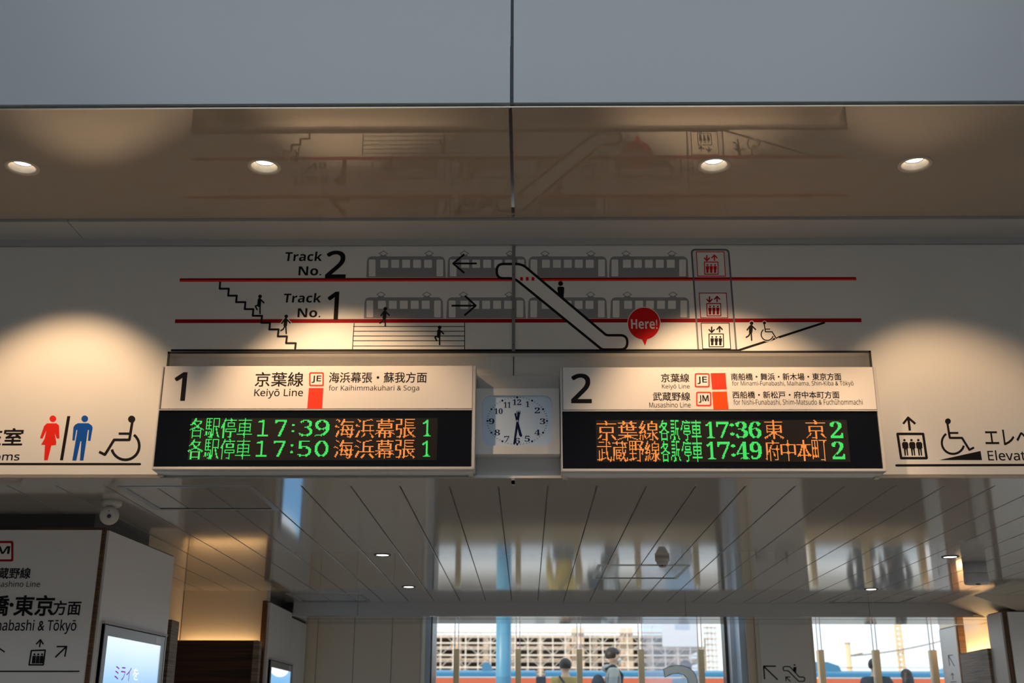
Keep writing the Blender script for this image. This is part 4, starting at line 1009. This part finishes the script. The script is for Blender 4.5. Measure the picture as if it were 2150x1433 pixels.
# ================================================================ PEOPLE
def grow(name, verts, edges, m, parent, lvl=2):
    me = bpy.data.meshes.new(name); me.from_pydata([v[:3] for v in verts], edges, [])
    o = bpy.data.objects.new(name, me); COL.objects.link(o)
    md = o.modifiers.new('Skin', 'SKIN'); md.use_smooth_shade = True
    for i, v in enumerate(verts):
        s = me.skin_vertices[0].data[i]; r = v[3]; s.radius = r if isinstance(r, tuple) else (r, r); s.use_root = (i == 0)
    sb = o.modifiers.new('Subdivision', 'SUBSURF'); sb.levels = lvl; sb.render_levels = lvl
    dg = bpy.context.evaluated_depsgraph_get(); new = bpy.data.meshes.new_from_object(o.evaluated_get(dg))
    bpy.data.objects.remove(o); new.name = name
    for p in new.polygons: p.use_smooth = True
    new.materials.clear(); new.materials.append(m)
    q = bpy.data.objects.new(name, new); COL.objects.link(q); q.parent = parent
    return q
skinm = mat('skin', (0.62, 0.40, 0.29), 0.5); hairm = mat('black_hair', (0.012, 0.010, 0.010), 0.5)
def blob(name, c, r, m, parent, cut=None, n=16):
    bm = bmesh.new(); bmesh.ops.create_uvsphere(bm, u_segments=n * 2, v_segments=n, radius=1.0)
    for v in bm.verts: v.co = Vector((c[0] + v.co.x * r[0], c[1] + v.co.y * r[1], c[2] + v.co.z * r[2]))
    if cut: bmesh.ops.delete(bm, geom=[v for v in bm.verts if cut(v.co)], context='VERTS')
    me = bpy.data.meshes.new(name); bm.to_mesh(me); bm.free(); me.materials.append(m)
    for p in me.polygons: p.use_smooth = True
    o = bpy.data.objects.new(name, me); COL.objects.link(o); o.parent = parent; return o
def person(loc, rz, h, label, coat, pants, long_hair=False, hood=None, arm_up=False):
    t = thing('person', label, 'person', loc); t.rotation_euler = (0, 0, rz); t.scale = (h / 1.72,) * 3
    V = [(0, 0, 0.95, 0.12), (0, 0, 1.15, 0.11), (0, 0, 1.36, 0.125), (0, 0.005, 1.48, 0.06), (0, 0.015, 1.53, 0.052), (0, 0.025, 1.60, (0.075, 0.085)), (0, 0.02, 1.66, (0.078, 0.092)),
         (0, 0.115, 1.605, 0.012), (0.08, 0.02, 1.61, 0.014), (-0.08, 0.02, 1.61, 0.014)]
    E = [(0, 1), (1, 2), (2, 3), (3, 4), (4, 5), (5, 6), (5, 7), (5, 8), (5, 9)]
    CV = [(0, 0, 0.86, 0.15), (0, 0, 1.12, 0.14), (0, 0, 1.36, (0.165, 0.125)), (0, 0.0, 1.46, 0.085)]; CE = [(0, 1), (1, 2), (2, 3)]
    TV = [(0, 0, 0.96, 0.13)]; TE = []
    for s in (1, -1):
        if arm_up and s > 0: A = [(0.19, 0, 1.41), (0.26, 0.14, 1.18), (0.16, 0.34, 1.34), (0.13, 0.40, 1.38)]
        else: A = [(s * 0.19, 0, 1.41), (s * 0.25, -0.04, 1.14), (s * 0.25, 0.05, 0.90), (s * 0.25, 0.07, 0.83)]
        b = len(V); V += [(*A[0], 0.055), (*A[1], 0.042), (*A[2], 0.030), (*A[3], 0.030)]; E += [(2, b), (b, b + 1), (b + 1, b + 2), (b + 2, b + 3)]
        d = (Vector(A[3]) - Vector(A[2])).normalized()
        for k, (ox, L_) in enumerate(((-0.026, 0.07), (-0.009, 0.08), (0.009, 0.075), (0.026, 0.06), (-0.04, 0.03))):
            p = Vector(A[3]) + Vector((0, ox, 0)) + d * L_ * 0.5; p2 = p + d * L_ * 0.5 + Vector((-s * 0.012, 0.004, 0)); i = len(V)
            V += [(*p, 0.009), (*p2, 0.008)]; E += [(b + 3, i), (i, i + 1)]
        c = len(CV); CV += [(*A[0], 0.075), (*A[1], 0.062), (*A[2], 0.046)]; CE += [(2, c), (c, c + 1), (c + 1, c + 2)]
        b = len(V); Lg = [(s * 0.09, 0, 0.88, 0.085), (s * 0.10, 0.03, 0.50, 0.058), (s * 0.10, -0.02, 0.09, 0.04), (s * 0.11, 0.13, 0.04, 0.035)]
        V += Lg; E += [(0, b), (b, b + 1), (b + 1, b + 2), (b + 2, b + 3)]
        c = len(TV); TV += [(*Lg[0][:3], 0.105), (*Lg[1][:3], 0.078), (Lg[2][0], Lg[2][1], 0.10, 0.06)]; TE += [(0, c), (c, c + 1), (c + 1, c + 2)]
    grow('body', V, E, skinm, t); grow('coat', CV, CE, coat, t); grow('trousers', TV, TE, pants, t)
    blob('hair', (0, 0.0, 1.655), (0.098, 0.112, 0.105), hairm, t, cut=lambda v: (v.y > 0.045 and v.z < 1.675) or v.z < (1.38 if long_hair else 1.585))
    if long_hair: blob('hair_fall', (0, -0.045, 1.53), (0.105, 0.08, 0.2), hairm, t)
    for s in (-1, 1): blob('eye', (s * 0.03, 0.103, 1.63), (0.011, 0.006, 0.006), hairm, t, n=6)
    blob('mouth', (0, 0.104, 1.565), (0.022, 0.006, 0.006), mat('lips', (0.45, 0.2, 0.17), 0.5), t, n=6)
    if hood: blob('hood', (0, -0.07, 1.46), (0.13, 0.085, 0.06), hood, t)
    return t
FP_ = 0.93
yel = mat('mustard_jacket', (0.52, 0.34, 0.08), 0.8, var=0.1, vscale=8); grey = mat('grey_hoodie', (0.40, 0.40, 0.39), 0.9); dark = mat('dark_cloth', (0.03, 0.035, 0.045), 0.8); blu = mat('blue_coat', (0.10, 0.28, 0.42), 0.8)
P1 = person((0.60, 18.3, FP_), 0.15, 1.67, 'person in mustard jacket with a dark strap, seen from behind on the platform', yel, dark)
bm = bmesh.new()
for a, b in (((-0.12, -0.13, 1.47), (0.0, -0.17, 1.3)), ((0.0, -0.17, 1.3), (0.14, -0.16, 1.1))): tube(bm, a, b, 0.018, n=8)
o = obj('shoulder_strap', bm, dark); o.parent = P1
P2 = person((1.33, 18.3, FP_), -1.55, 1.83, 'person in grey hoodie with white mask and backpack walking along the platform', grey, dark, hood=grey)
blob('face_mask', (0, 0.085, 1.575), (0.06, 0.045, 0.045), M['white_ink'], P2, n=10)
bp = thing('backpack', 'dark blue backpack on the back of the person in grey hoodie', 'backpack', (1.33, 18.3, FP_)); bp.rotation_euler = (0, 0, -1.55); bp.scale = (1.83 / 1.72,) * 3
bpm = mat('navy_backpack', (0.02, 0.035, 0.055), 0.7)
blob('bag', (0, -0.215, 1.17), (0.155, 0.11, 0.21), bpm, bp); blob('pocket', (0, -0.30, 1.08), (0.11, 0.05, 0.1), bpm, bp)
for s in (-1, 1):
    bm = bmesh.new(); tube(bm, (s * 0.11, -0.12, 1.44), (s * 0.12, 0.0, 1.50), 0.02, n=8); tube(bm, (s * 0.12, 0.0, 1.50), (s * 0.13, 0.13, 1.36), 0.02, n=8); tube(bm, (s * 0.13, 0.13, 1.36), (s * 0.13, 0.1, 1.15), 0.018, n=8)
    o = obj('strap', bm, bpm); o.parent = bp
person((2.50, 18.6, FP_), 0.2, 1.66, 'person in blue coat behind the hazy glass pane and white numeral', blu, dark)
person((5.37, 18.3, FP_), -0.6, 1.68, 'person in dark clothes raising an arm behind a cream post', dark, dark, arm_up=True)
person((6.10, 19.1, FP_), 0.1, 1.56, 'person with long black hair in dark clothes on the platform', dark, dark, long_hair=True)

for o in bpy.data.objects:
    if '_w' in o: del o['_w']
